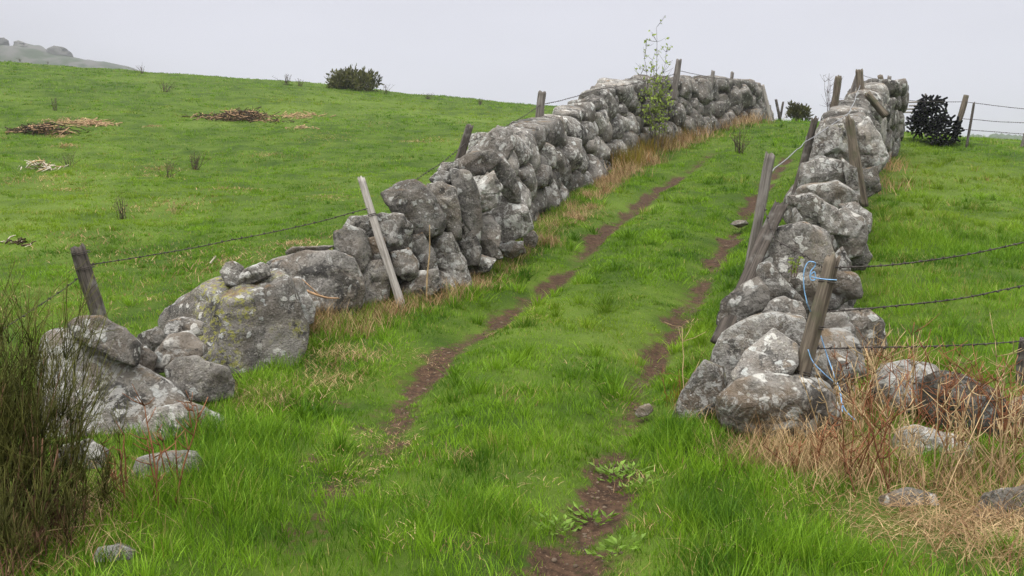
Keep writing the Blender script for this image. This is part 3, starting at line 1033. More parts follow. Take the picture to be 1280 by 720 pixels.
POSTS = [
    ("dark rotten stump post leaning behind the dark tapered stone at left", (131, 412), (98, 306), 8.55, 20, "wood_dark", dict(seed=3, spike=.03, groove=.3, wrap=(.75, .9))),
    ("pale grey split plank post leaning on the left wall, tallest on that wall's near part", (501, 380), (451, 222), 9.55, 12.5, "wood_pale", dict(seed=4, flat=.55, Ytop=9.75, wrap=(.72,))),
    ("dark mossy short post tilting right above the left wall, against green pasture", (575, 200), (588, 156), 13.6, 11, "wood_dark", dict(seed=5, groove=.3, extra=.4)),
    ("grey weathered post behind the left wall where the pasture meets the sky", (674, 154), (678, 114), 18.0, 10.5, "wood_grey", dict(seed=6, extra=.5, groove=.3)),
    ("thick grey post tilting on the left wall right of the sapling", (845, 100), (849, 74), 25.2, 8.5, "wood_grey", dict(seed=7, extra=.5)),
    ("short grey post just right of the round capstone on the left wall", (890, 100), (891.5, 88), 28.8, 5, "wood_grey", dict(seed=8, extra=.5)),
    ("thin short post on the left wall between round capstones and the pale stake", (914, 103), (915.5, 90), 30.5, 4.5, "wood_grey", dict(seed=9, extra=.5)),
    ("pale bare stake leaning on the far end of the left wall", (963, 151), (953, 106), 33, 4.5, "wood_pale", dict(seed=10)),
    ("stubby dark post at the left wall's far end, second from last", (972, 135), (970, 124), 34.5, 3.6, "wood_dark", dict(seed=11, extra=.6)),
    ("last stubby dark post beyond the far end of the left wall", (977, 138), (979, 127), 35, 2.8, "wood_dark", dict(seed=12, extra=.6)),
    ("greenish weathered post with blue twine at the near end of the right wall", (987, 528), (1042, 322), 6.0, 24, "wood_brown", dict(seed=13, flat=.8, groove=.3, spike=.04, Ytop=6.1, wrap=(.36, .61, .86))),
    ("tall grey split post upright on the track side of the right wall", (934, 345), (962, 192), 8.6, 15, "wood_grey", dict(seed=14, flat=.7, groove=.3, spike=.05)),
    ("dark old plank leaning low on the right wall's track face", (905, 412), (976, 254), 7.15, 19, "wood_dark", dict(seed=15, flat=.6, groove=.35, spike=.05, Ytop=7.6)),
    ("thin dark charred looking stake leaning beside the right wall's middle stones", (993, 246), (1019, 147), 12.3, 9, "wood_dark", dict(seed=16, groove=.35, spike=.05, bend=.03)),
    ("brown bare log standing propped against the right wall's field side", (1076, 246), (1062, 146), 11.9, 21, "wood_brown", dict(seed=17, spike=.10, groove=.25, taper=.55)),
    ("knobbly lichened post left of the boulders topping the right wall", (1041, 150), (1049, 95), 17.2, 9, "wood_brown", dict(seed=18, groove=.35, extra=.4)),
    ("thick post crossing a slanting prop on the summit of the right wall", (1077, 128), (1074, 87), 19, 10, "wood_brown", dict(seed=19, groove=.35, extra=.3)),
    ("slanting prop crossing behind the thick post on the summit of the right wall", (1066, 112), (1074, 88), 19.3, 7, "wood_grey", dict(seed=20, extra=.4)),
    ("brown log lying down the right wall's upper stones below the crossing posts", (1103, 140), (1083, 117), 18.2, 9, "wood_brown", dict(seed=21, groove=.3, extra=.1)),
    ("stout post left of a thin stake near the far end of the right wall", (1104, 115), (1100, 94), 21.5, 7.5, "wood_brown", dict(seed=22, extra=.4)),
    ("thin straight stake near the far end of the right wall, right of a stout post", (1108, 124), (1112, 95), 21.8, 5, "wood_grey", dict(seed=23, extra=.3)),
    ("bare round fence post leaning right beside the black bundles", (1189, 184), (1208, 119), 25.3, 7.5, "wood_brown", dict(seed=24, groove=.08, spike=.005)),
    ("slender dark stick stake right of the bare post by the black bundles", (1208, 184), (1217.5, 128), 25.0, 3.4, "wood_dark", dict(seed=25)),
    ("short stub of post at the right edge on the skyline of the field", (1277, 184), (1282, 166), 25, 4, "wood_grey", dict(seed=26)),
    ("thin pale stake tip rising just behind the black bundles", (1157, 145), (1157, 117), 28, 2.6, "wood_grey", dict(seed=27, extra=.8)),
    ("dark mottled post cut off by the right picture edge in the field", (1277, 475), (1281, 424), 7.1, 15, "wood_dark", dict(seed=28, extra=.1)),
]
for label, base, top, Y, w, mt, kw in POSTS:
    post(label, base, top, Y, w, M[mt], **kw)


# ------------------------------------------------------------------ barbed wire
def wire(label, pts, sag=.03, r=.0032, barb=True, mat="wire", name="barbed_wire", cat="barbed wire", group=None, step=.1):
    P3 = [P(*p) for p in pts]
    line = []
    for a, b in zip(P3[:-1], P3[1:]):
        L = np.linalg.norm(b - a)
        n = max(6, int(L / .03))
        t = np.linspace(0, 1, n, endpoint=False)
        q = a[None] + (b - a)[None] * t[:, None]
        q[:, 2] -= sag * L * 4 * t * (1 - t) * .25
        line.append(q)
    line = np.concatenate(line + [[P3[-1]]])
    n = len(line)
    tg = np.gradient(line, axis=0); tg /= np.linalg.norm(tg, axis=1, keepdims=True)
    a = np.cross(tg, [0, 0, 1.0]); a /= np.linalg.norm(a, axis=1, keepdims=True)
    b = np.cross(tg, a)
    m = MB()
    s = np.concatenate([[0], np.cumsum(np.linalg.norm(np.diff(line, axis=0), axis=1))])
    ph = s / .055 * 2 * math.pi * .5
    jit = .006 * noise3(np.stack([s * 2.0, s * 0, s * 0 + len(label)], -1), 5)
    for k in (0, math.pi):
        m.tube(line + (a * np.cos(ph + k)[:, None] + b * np.sin(ph + k)[:, None]) * r * .9 + a * jit[:, None] + b * jit[:, None], r, 4)
    if barb:
        for x in np.arange(.05, s[-1], step):
            i = min(n - 2, np.searchsorted(s, x))
            for _ in range(2):
                e = random.uniform(0, 6.28)
                d = a[i] * math.cos(e) + b[i] * math.sin(e)
                m.tube([line[i] - d * .014 - tg[i] * .004, line[i] + d * .014 + tg[i] * .004], r * .75, 3)
            m.tube([line[i] - tg[i] * .008, line[i] + tg[i] * .008], r * 2.1, 5)
    ob = m.build(name, M[mat], origin=P3[0])
    tag(ob, label, cat, group)
    return ob


wire("barbed wire running left from the rotten stump post down towards the broom bush", [(-30, 432, 7.6), (45, 385, 8.1), (101, 344, 8.55)], .04)
wire("barbed wire strung from the rotten stump post to the pale plank post", [(107, 331, 8.55), (290, 299, 9.1), (460, 261, 9.65)], .05)
wire("barbed wire rising between the mossy post and the grey post at the pasture's skyline", [(520, 224, 11.6), (583, 178, 13.6), (676, 131, 18.0)], .05)
wire("barbed wire against the sky from the grey skyline post to the thick tilted post", [(676, 131, 18.0), (745, 112, 21), (845, 92, 25.2)]+0*[(745, 112, 19), (845, 92, 25.2)], .03, r=.004)
wire("wire against the sky between the round capstones and the pale bare stake", [(848, 88, 25.2), (915, 100, 30), (954, 108, 33)], .02, r=.005, barb=False)
wire("top barbed wire from the twine-tied post across the right field", [(1040, 335, 6.05), (1160, 325, 6.3), (1300, 298, 6.6)], .05)
wire("middle barbed wire from the twine-tied post across the right field", [(1028, 389, 6.05), (1160, 378, 6.3), (1300, 353, 6.6)], .05)
wire("lowest barbed wire from the twine-tied post across the dead bracken", [(1012, 434, 6.05), (1150, 434, 6.3), (1300, 425, 6.6)], .03)
wire("grey wire sloping from the tall split post up to the crossing posts", [(962, 216, 8.6), (1008, 176, 12.1), (1062, 140, 13.2), (1075, 106, 19)], .02, r=.004, mat="wire_grey", barb=False)
wire("short sky-lit wire between the crossing posts and the stout post on the right wall", [(1078, 94, 19), (1100, 99, 21.5)], .02, r=.004, mat="wire_grey", barb=False)
wire("rusty wire crossing the dark old plank on the right wall's track face", [(955, 255, 7.6), (968, 300, 7.3), (1010, 322, 7.1), (1036, 337, 6.15)], .02, r=.003)
for lab, y0, y1, ym in (("top wire of the far right fence against the sky", 127, 138, 133), ("middle wire of the far right fence against the sky", 148, 154, 152), ("bottom wire of the far right fence above the grass skyline", 161, 168, 165)):
    wire(lab, [(1205 if y0 < 130 else 1199 if y0 < 150 else 1196, y0, 25.3), (1215, y0 + 1.5, 25), (1310, y1 + 1, 25)], .02, r=.005, barb=True, step=.3)
wire("wire leading from the far wall end over the black bundles to the bare post", [(1128, 125, 25), (1165, 127, 25.3), (1205, 127, 25.3)], .02, r=.005, barb=False)

# blue twine
m = MB()
def spline(pts, n=14):
    pts = np.array(pts, float)
    out = []
    q = np.vstack([2 * pts[0] - pts[1], pts, 2 * pts[-1] - pts[-2]])
    for i in range(1, len(q) - 2):
        t = np.linspace(0, 1, n, endpoint=False)[:, None]
        out.append(.5 * (2 * q[i] + (q[i + 1] - q[i - 1]) * t + (2 * q[i - 1] - 5 * q[i] + 4 * q[i + 1] - q[i + 2]) * t ** 2 + (-q[i - 1] + 3 * q[i] - 3 * q[i + 1] + q[i + 2]) * t ** 3))
    return np.vstack(out + [[pts[-1]]])
TW = 5.9
m.tube(spline([P(1046, 350, TW), P(1030, 349, TW), P(1015, 346, TW), P(1013, 340, TW), P(1019, 332, TW), P(1018, 328, TW - .02), P(1010, 328, TW), P(1005, 340, TW), P(1005, 360, TW), P(1009, 380, TW)]), .0036, 5)
m.tube(spline([P(1012, 344, TW), P(1018, 340, TW), P(1019, 349, TW), P(1014, 350, TW), P(1012, 344, TW)]), .0036, 5)
m.tube(spline([P(1009, 380, TW), P(1018, 400, 6.2), P(1026, 420, 6.15), P(1034, 445, 6.1), P(1045, 475, 6.0), P(1050, 488, 5.95), P(1055, 510, 5.9), P(1072, 528, 5.85)]), .0036, 5)
m.tube(spline([P(1010, 437, TW), P(1016, 452, TW), P(1030, 467, TW), P(1045, 480, 5.95), P(1050, 488, 5.95), P(1053, 515, 5.85)]), .0036, 5)
tag(m.build("twine", M["twine"], origin=P(1046, 350, TW)), "pale blue baler twine knotted round the leaning post and hanging to the grass", "twine")

# stick on boulder and other dead wood
def stick(label, pts, r, mat, name="stick", cat="stick", twigs=0):
    m = MB()
    q = spline([P(*p) for p in pts], 8)
    m.tube(q, np.linspace(r, r * .5, len(q)), 6)
    for _ in range(twigs):
        i = random.randrange(1, len(q) - 1)
        d = np.array([random.uniform(-1, 1), random.uniform(-.5, .5), random.uniform(0, 1)]) * r * 14
        m.tube([q[i], q[i] + d * .6, q[i] + d], [r * .45, r * .35, r * .2], 4)
    tag(m.build(name, M[mat], origin=q[0]), label, cat)
stick("bare pale branch lying across the front of the large rounded boulder", [(374, 360, 8.55), (392, 367, 8.5), (408, 372, 8.5), (424, 373, 8.5)], .014, "barkstick", "branch", "branch", 2)
stick("thin dead upright stem standing before the left wall right of the plank post", [(533, 380, 9.75), (534, 345, 9.75), (537, 315, 9.75), (537, 281, 9.75)], .010, "buffstem", "dry_stalk", "stalk", 1)
stick("pale splinter of wood lying on the pasture above the plank post", [(417, 252, 18.0), (425, 253, 18.0), (437, 253.5, 18.0)], .022, "palestick")
stick("curved white splinter lying on the grass left of the two small top stones", [(263, 329, 11.6), (266, 325, 11.6), (270, 320, 11.6)], .014, "palestick")
stick("long dry straw stalk lying across the grass at the broom bush's foot", [(30, 668, 4.2), (70, 662, 4.2), (118, 656, 4.2)], .003, "buffstem", "dry_stalk", "stalk")
stick("dry stalk lying in tall grass right of the broom bush, left of red stems", [(125, 656, 4.3), (150, 655, 4.3), (172, 652, 4.3)], .003, "buffstem", "dry_stalk", "stalk")


# ------------------------------------------------------------------ black bundles of rods
ax = np.array([-.28, -.955, .03]); ax /= np.linalg.norm(ax)
sx = np.cross(ax, [0, 0, 1.0]); sx /= np.linalg.norm(sx)
sz = np.cross(sx, ax)
BUN = [((1163, 142), 25.9, .45, .36, "black plastic rod bundle on top of the stack at the right wall's far end"),
       ((1180, 164), 25.3, .42, .36, "black plastic rod bundle at the lower right of the stack beside the bare post"),
       ((1151, 155), 26.3, .34, .36, "black plastic rod bundle at the lower left of the stack against the wall end")]
for (uv, Y, R, HL, label) in BUN:
    c = P(*uv, Y)
    m = MB()
    stepr = .066
    k = 0
    for iy in range(-11, 12):
        for ix in range(-11, 12):
            a = (ix + .5 * (iy % 2)) * stepr; bz = iy * stepr * .87
            if a * a + bz * bz > R * R * (1 + .12 * math.sin(k)):
                continue
            k += 1
            if random.random() < .06:
                continue
            off = random.uniform(-.22, .22)
            cc = c + sx * (a + random.uniform(-.01, .01)) + sz * (bz + random.uniform(-.01, .01)) + ax * off
            tl = sx * random.gauss(.03, .035) + sz * random.gauss(0, .03)
            m.tube([cc - ax * HL - tl, cc + ax * HL + tl], .027, 7)
    root = m.build("rod_bundle", M["plastic"], origin=c)
    tag(root, label, "bundle", "black rod bundles stacked by the wall end")
# pale slats lying on the top left of the stack
m = MB()
c0 = P(1146, 133, 26.0)
for i in range(4):
    cc = c0 + np.array([random.uniform(-.08, .08), 0, .10 - i * .085])
    m.tube([cc - np.array([.30, .05, 0]), cc + np.array([.34, -.05, .01])], .022, 5)
tag(m.build("slat_bundle", M["wood_pale"], origin=c0), "few pale wooden slats sticking out at the upper left of the black bundles", "slats")

# ------------------------------------------------------------------ plants
def stem_plant(label, base, Y, h, nst, mat, spread=.35, r=.0035, twig=5, name="dead_weed", cat="dead plant", group=None, leafmat=None, leaves=0, seed=1, leaf=(.02, .014), top=None, z=None):
    rg = np.random.default_rng(seed)
    b = G(*base) if Y is None else P(*base, Y)
    if Y is None:
        b[2] -= .02
    m, lf = MB(), MB()
    for k in range(nst):
        e = rg.uniform(0, 2 * math.pi)
        ln = abs(rg.normal(0, spread))
        hh = h * rg.uniform(.55, 1.05)
        st = b + np.array([rg.normal(0, .05), rg.normal(0, .05), 0]) * (h / .5) ** .5
        d = np.array([math.cos(e) * ln, math.sin(e) * ln, 1.0])
        t = np.linspace(0, 1, 7)[:, None]
        q = st + d * hh * t + np.array([math.cos(e), math.sin(e), -.3]) * ln * .35 * hh * t ** 2
        q = q + rg.normal(0, .012 * hh, q.shape) * t
        m.tube(q, np.linspace(r, r * .4, 7), 4)
        for _ in range(twig):
            i = rg.integers(2, 7)
            dd = rg.normal(0, 1, 3) * np.array([1, 1, .4]) + np.array([0, 0, .75])
            dd = dd / np.linalg.norm(dd) * hh * rg.uniform(.08, .28)
            m.tube([q[i], q[i] + dd * .5, q[i] + dd + np.array([0, 0, hh * .03])], [r * .6, r * .45, r * .3], 3)
            for _ in range(leaves):
                tt_ = rg.uniform(.3, 1.05)
                lf.leaf(q[i] + dd * tt_, rg.normal(0, 1, 3) + np.array([0, 0, .4]), leaf[0] * rg.uniform(.6, 1.3), leaf[1] * rg.uniform(.6, 1.2))
    if leaves:
        root = empty(name, b)
        m.build("stem", M[mat], root, origin=b)
        lf.build("foliage", M[leafmat], root, origin=b, smooth_shade=False)
    else:
        root = m.build(name, M[mat], origin=b)
    tag(root, label, cat, group)
    return root


# dead red-brown stems on the right
GR = "dead bracken and dock stems at the right wall end"
SPOTS = [(1010, 590, .30), (1040, 560, .42), (1062, 600, .52), (1075, 545, .5), (1090, 620, .5), (1108, 575, .55), (1122, 540, .6), (1140, 600, .5), (1160, 560, .62), (1178, 610, .55),
         (1190, 575, .62), (1212, 600, .5), (1225, 570, .62), (1243, 610, .55), (1258, 575, .6), (1275, 605, .55), (1288, 570, .6), (1300, 600, .5), (1060, 500, .36), (1082, 470, .36), (1088, 520, .45), (1105, 500, .4),
         (1055, 470, .3), (960, 575, .22), (985, 600, .25), (1245, 545, .55), (1200, 540, .6), (1150, 530, .55)]
for i, (u, v, h) in enumerate(SPOTS):
    red = i % 2 == 0
    ob = stem_plant("bare %s dead stems rising from the straw at the right wall end" % ("red-brown" if red else "buff"), (u, v), None, h * 1.1, 5 + i % 4, "redstem" if red else "buffstem", .38, .0052, 7, seed=40 + i, group=GR if red else "buff dry stems at the right wall end")
for i, (u, v, h) in enumerate([(168, 628, .40), (188, 640, .52), (205, 632, .46), (222, 610, .32), (248, 560, .28)]):
    stem_plant("slim rusty red leafless stems in tall grass before the broad slab", (u, v), None, h, 3, "redstem", .13, .0058, 6, seed=80 + i, group="rusty red stems before the slab", name="red_stem_plant", cat="weed")
stem_plant("tall dry buff stalk leaning at the track edge left of the right wall's near end", (862, 520), None, .62, 2, "buffstem", .16, .0045, 5, name="dry_stalk", cat="stalk", seed=91)
stem_plant("thin brown stalk with side shoots left of the tall buff stalk by the right wall", (845, 505), None, .36, 2, "redstem", .2, .003, 6, name="dry_stalk", cat="stalk", seed=92)
stem_plant("small yellow-green sprig growing from the lichened boulder behind the blue twine", (993, 347), 7.25, .17, 3, "broom_wood", .12, .003, 8, name="sprig", cat="sprig", leafmat="youngleaf", leaves=4, seed=93)
stem_plant("tall see-through weed stalks against the sky left of the right wall's upper posts", (1036, 150), 17.0, .75, 5, "darkstem", .12, .005, 9, name="tall_weed", cat="weed", seed=94)
stem_plant("dried stalk upright in front of the dark boulder at far right", (1152, 640), None, .75, 2, "buffstem", .5, .004, 5, name="dry_stalk", cat="stalk", seed=95)


# broom bushes at left
def broom(label, base, n, h, spread, seed, lean=(0, 0)):
    rg = np.random.default_rng(seed)
    b = G(*base); b[2] -= .03
    wood, green = MB(), MB()
    for k in range(n):
        e = rg.uniform(0, 2 * math.pi); ln = abs(rg.normal(0, spread))
        hh = h * rg.uniform(.5, 1.05) * (1 - .25 * min(1, ln))
        st = b + np.array([rg.normal(0, .13), rg.normal(0, .13), 0])
        d = np.array([math.cos(e) * ln + lean[0], math.sin(e) * ln + lean[1], 1.0])
        t = np.linspace(0, 1, 8)[:, None]
        q = st + d * hh * t - np.array([math.cos(e), math.sin(e), 0]) * ln * .25 * hh * t ** 2
        q = q + rg.normal(0, .012, q.shape) * t
        wood.tube(q[:5], np.linspace(.005, .003, 5), 4)
        green.tube(q[4:], np.linspace(.003, .0012, 4), 3)
        for _ in range(13):
            i = rg.integers(2, 8)
            dd = d / np.linalg.norm(d) + rg.normal(0, .32, 3)
            dd = dd / np.linalg.norm(dd) * h * rg.uniform(.14, .36)
            p0 = q[i]
            q2 = np.array([p0, p0 + dd * .5 + rg.normal(0, .008, 3), p0 + dd + np.array([0, 0, .02])])
            (green if rg.random() < .35 + .12 * i else wood).tube(q2, [.0020, .0016, .0009], 3)
            for _ in range(2):
                f = rg.uniform(.2, .8)
                d3 = dd + rg.normal(0, .35, 3) * np.linalg.norm(dd)
                p1 = p0 + dd * f
                green.tube([p1, p1 + d3 * .45], [.0014, .0008], 3)
    root = empty("broom_bush", b)
    wood.build("woody_stem", M["broom_wood"], root, origin=b)
    green.build("green_stem", M["broom"], root, origin=b)
    tag(root, label, "bush")
broom("large dark green broom bush with whippy upright stems at the left picture edge", (0, 675), 112, .98, .27, 1, (.03, 0))
broom("small broom bush with sparse green whips right of the large broom bush", (88, 668), 22, .46, .30, 2, (.06, 0))
broom("low broom shoot clump with brown bases nearest the camera at the bottom left corner", (12, 716), 30, .50, .40, 3)


# sapling with young leaves
def sapling():
    rg = np.random.default_rng(5)
    b = G(822, 193); Y = b[1]
    root = empty("sapling", b)
    st, lf = MB(), MB()
    tips = [((822, 34), .016), ((806, 58), .012), ((832, 62), .009), ((800, 95), .010), ((828, 100), .012), ((816, 75), .013), ((840, 118), .008), ((796, 128), .008), ((822, 120), .009)]
    for (tu, tv), r in tips:
        tp = P(tu, tv, Y + rg.uniform(-.25, .25))
        a = b + np.array([rg.normal(0, .06), rg.normal(0, .06), -.05])
        t = np.linspace(0, 1, 10)[:, None]
        q = a + (tp - a) * t + np.array([(tp - a)[0] * -.25, 0, 0]) * (t * (1 - t)) * 2 + rg.normal(0, .02, (10, 3)) * t
        st.tube(q, np.linspace(r, .003, 10), 5)
        L = np.linalg.norm(tp - a)
        for _ in range(int(13 * L)):
            i = rg.integers(3, 10)
            dd = rg.normal(0, 1, 3) * [1, 1, .35] + np.array([0, 0, .9]); dd = dd / np.linalg.norm(dd) * rg.uniform(.12, .34)
            st.tube([q[i], q[i] + dd * .5, q[i] + dd + [0, 0, .03]], [.0045, .0035, .002], 3)
            hi = q[i][2] - b[2]
            for _ in range(3 if hi > 1.5 else 5):
                f = rg.uniform(.3, 1.05)
                if rg.random() < (.5 if hi > 1.6 else .8):
                    lf.leaf(q[i] + dd * f, rg.normal(0, 1, 3) + [0, 0, .3], rg.uniform(.055, .10), rg.uniform(.035, .06))
    st.build("stem", M["bark"], root, origin=b)
    lf.build("foliage", M["youngleaf"], root, origin=b, smooth_shade=False)
    tag(root, "slender sapling with sparse young yellow-green leaves growing against the left wall", "sapling")
sapling()


def leafy_bush(label, base, Y, w, h, n, mat, seed, ls=.16, name="bush", cat="bush", depth=None):
    rg = np.random.default_rng(seed)
    b = P(*base, Y)
    root = empty(name, b)
    tr, lf = MB(), MB()
    lumps = [(rg.uniform(-.36, .36) * w, rg.uniform(-.3, .3) * (depth or w), h * rg.uniform(.30, .80), rg.uniform(.14, .25) * w) for _ in range(12)]
    for (x, y, z, r) in lumps:
        z = z * (1 - .9 * (abs(x) / (w * .62)) ** 2)
        q = np.array([[0, 0, -.2], [x * .5, y * .5, z * .5], [x, y, z]]) + b
        tr.tube(q, [.05 * w / 2, .03 * w / 2, .012 * w / 2], 5)
        for _ in range(n // 12):
            d = rg.normal(0, 1, 3); d /= np.linalg.norm(d)
            p = b + np.array([x, y, max(z, .1 * h)]) + d * r * rg.uniform(.35, 1.12) * np.array([1, 1, .85])
            lf.leaf(p, d + np.array([0, 0, .8]) + rg.normal(0, .4, 3), ls * rg.uniform(.6, 1.5), ls * .45)
    tr.build("stem", M["darkstem"], root, origin=b)
    lf.build("foliage", M[mat], root, origin=b, smooth_shade=False)
    tag(root, label, cat)


gb = G(443, 114)
leafy_bush("rounded dark green bush alone on the pasture's skyline", (443, 117), 46.5, 2.4, 1.05, 3000, "darkleaf", 3, .17)
leafy_bush("small dark bush behind the far end of the left wall", (994, 156), 34, .95, .75, 1100, "darkleaf", 4, .12)


def brush_heap(label, u, v, w, h, n, mats, seed, name="brush_heap", cat="brush heap", lens=.55, r=.017, flat=.4):
    rg = np.random.default_rng(seed)
    b = G(u, v)
    mbs = [MB() for _ in mats]
    for k in range(n):
        m = mbs[rg.integers(len(mats))]
        x, y = rg.normal(0, w * .28), rg.normal(0, w * .16)
        z = h * math.exp(-(x / (w * .4)) ** 2) * rg.uniform(0, 1)
        zz = float(zg(b[0] + x, b[1] + y)) + z
        e = rg.uniform(0, 6.28)
        d = np.array([math.cos(e), math.sin(e), rg.normal(0, flat)]); d = d / np.linalg.norm(d) * lens * rg.uniform(.3, 1)
        p = np.array([b[0] + x, b[1] + y, zz])
        m.tube([p - d * .5, p + rg.normal(0, .02, 3), p + d * .5], [r, r * .8, r * .4], 4)
    root = empty(name, b)
    for m, mm in zip(mbs, mats):
        if m.v:
            m.build({"brush": "dark_twig", "straw": "pale_straw", "palestick": "bleached_twig", "buffstem": "buff_twig", "darkstem": "twig", "barkstick": "pale_twig"}.get(mm, "twig"), M[mm], root, origin=b)
    tag(root, label, cat)


brush_heap("brown heap of cut brush with orange straw on the pasture below the skyline bush", 303, 150, 2.6, .30, 380, ["brush", "brush", "barkstick"], 1)
brush_heap("dark heap of cut brush on the far left of the pasture", 55, 166, 1.6, .26, 210, ["brush", "brush", "brush", "barkstick"], 2)
brush_heap("flat patch of orange dry cuttings right of the dark far-left heap", 108, 156, 1.7, .10, 120, ["barkstick", "buffstem"], 3)
brush_heap("pile of bleached white twigs on the left pasture", 48, 212, .8, .22, 40, ["palestick", "palestick", "buffstem"], 4, lens=.4, r=.016, flat=.6)
brush_heap("thin strip of pale dry cuttings trailing right of the brown brush heap", 375, 146, 1.6, .06, 70, ["buffstem", "barkstick"], 5)
brush_heap("small dark clod with one white twig on the pasture at the left edge", 20, 305, .5, .08, 24, ["brush", "brush", "palestick"], 6, lens=.2, r=.012)
brush_heap("small pale dry patch below the brown brush heap's right end", 379, 160, .9, .05, 40, ["buffstem"], 7, lens=.35)

for i, (u, v, h, n, lab) in enumerate([
        (209, 222, .55, 12, "small grey-brown twiggy shrub left of its wider neighbour on the mid pasture"),
        (245, 212, .45, 26, "wide low twiggy shrub on the mid pasture, right of a narrow one"),
        (153, 274, .38, 12, "bare dark twiggy sprout standing alone below the two pasture shrubs"),
        (216, 268, .30, 6, "faint buff sprout on the pasture right of the bare dark sprout"),
        (86, 208, .38, 14, "low grey shrub right of the bleached twig pile"),
        (207, 115, .5, 16, "faint grey shrub on the upper pasture slope near the skyline"),
        (70, 138, .45, 8, "dark little sprout above the dark heap on the far left pasture"),
        (358, 106, .5, 14, "sparse shrub tuft on the skyline left of the rounded bush"),
        (375, 108, .38, 12, "thin shrub tuft on the skyline between the first tuft and the rounded bush"),
        (482, 118, .45, 8, "pale sprout on the skyline just right of the rounded bush"),
        (535, 124, .32, 14, "low dark tuft on the skyline midway between bush and left wall"),
        (600, 131, .30, 16, "fine tuft on the skyline just left of the grey skyline post"),
        (178, 92, .45, 12, "bare shrub on the skyline where the rocky hill meets the pasture"),
        (60, 80, .4, 12, "small dark tuft on the skyline before the rocky hill"),
        (25, 77, .45, 18, "dark tuft at the skyline's left edge before the rocky hill"),
        (925, 192, .55, 18, "dark twiggy weed in the grass between the ruts near the track's crest")]):
    stem_plant(lab, (u, v), None, h, n, "darkstem" if i != 3 else "buffstem", .45, .008 if v < 200 else .005, 6, name="twiggy_shrub", cat="shrub", seed=200 + i)

# gravel worn out of the ruts
gv, gf, gn = [], [], 0
gr = np.random.default_rng(77)
d_, f_ = ico(2)
while len(gv) < 260:
    pl = rutL if gr.random() < .5 else rutR
    k = gr.integers(0, len(pl) - 2); t_ = gr.random()
    x = pl[k][0] + (pl[k + 1][0] - pl[k][0]) * t_ + gr.normal(0, .13); y = pl[k][1] + (pl[k + 1][1] - pl[k][1]) * t_ + gr.normal(0, .05)
    if float(rut_mask(np.array([x]), np.array([y]))[0]) < .42:
        continue
    r = gr.uniform(.005, .011) * (1 + .04 * y) * (1.7 if gr.random() < .06 else 1)
    Vg = d_ * r * np.array([gr.uniform(.8, 1.4), gr.uniform(.8, 1.3), gr.uniform(.4, .75)])
    Vg = Vg * (1 + .25 * noise3(d_ * 1.7 + len(gv) * 3.3, 3))[:, None] + np.array([x, y, float(zg(x, y)) + r * .1])
    gv.append(Vg); gf.append(f_ + gn); gn += len(Vg)
go = new_obj("gravel", np.concatenate(gv), tris=np.concatenate(gf), mat=plain("earthy_gravel", (.105, .078, .055), .9, .15, .5, 4))
tag(go, "small stones and crumbs of earth scattered along the wheel ruts", "gravel", kind="stuff")

# leafy weeds in the right rut and around
WL = [("broad leafed weed patch in the right wheel rut left of the bare soil", 700, 668), ("low toothed leaf weed beside the bare soil of the right rut", 742, 655), ("leaf rosette above the bare patch of the right rut", 765, 600),
      ("spreading weed on the right side of the bare rut patch", 800, 612), ("fern-like weed at the right rut's grassy edge", 790, 595), ("small leaf rosette right of the near rut soil", 770, 690)]
for i, (lab, u, v) in enumerate(WL):
    rg = np.random.default_rng(300 + i)
    b = G(u, v)
    m = MB()
    for k in range(38):
        e = rg.uniform(0, 6.28); rr = rg.uniform(0, .12)
        p = b + np.array([math.cos(e) * rr, math.sin(e) * rr, .01 + .03 * rg.random()])
        p[2] = float(zg(p[0], p[1])) + .01 + .03 * rg.random()
        m.leaf(p, [math.cos(e) + rg.normal(0, .4), math.sin(e) + rg.normal(0, .4), .45], rg.uniform(.03, .07), rg.uniform(.015, .03))
    tag(m.build("leafy_weed", M["weedleaf"], origin=b, smooth_shade=False), lab, "weed")

# ------------------------------------------------------------------ far: rocky hill, distant wood
def far_hill():
    n, k = 140, 40
    us = np.linspace(-260, 260, n)
    crest = np.interp(us, [-260, -120, 0, 40, 80, 110, 160, 200, 260], [8, 22, 52, 60, 69, 75, 88, 100, 125])
    V = []
    for j in range(k):
        f = j / (k - 1)
        for u, c in zip(us, crest):
            Y = 400 + 116 * (f - .5)
            top = P(u, c, 400)
            z = -9 + (top[2] + 9) * (math.sin(math.pi * min(f, 1 - f * .0) * .5) ** 1.0 if f <= .5 else 1) if f <= .5 else top[2] - (f - .5) * 75
            if f <= .5:
                z = -9 + (top[2] + 9) * math.sin(math.pi * f)
            V.append((top[0] * Y / 400, Y, z))
    V = np.array(V)
    V[:, 2] += 1.4 * noise3(V / 10.0, 3) + .7 * noise3(V / 3.4, 4)
    ii = np.arange(n * k).reshape(k, n)
    q = np.stack([ii[:-1, :-1], ii[:-1, 1:], ii[1:, 1:], ii[1:, :-1]], -1).reshape(-1, 4)
    t = NT("rocky_heath")
    geo = t.n("ShaderNodeNewGeometry")
    a = t.noise(geo.outputs["Position"], .13, 6, .65)
    col = t.mix(t.ramp(a, .42, .58), (.040, .055, .028), (.105, .10, .09))
    mt = t.out(col, .95, a, .6, .6)
    h = new_obj("rocky_hill", V, quads=q, mat=mt)
    tag(h, kind="structure")
far_hill()
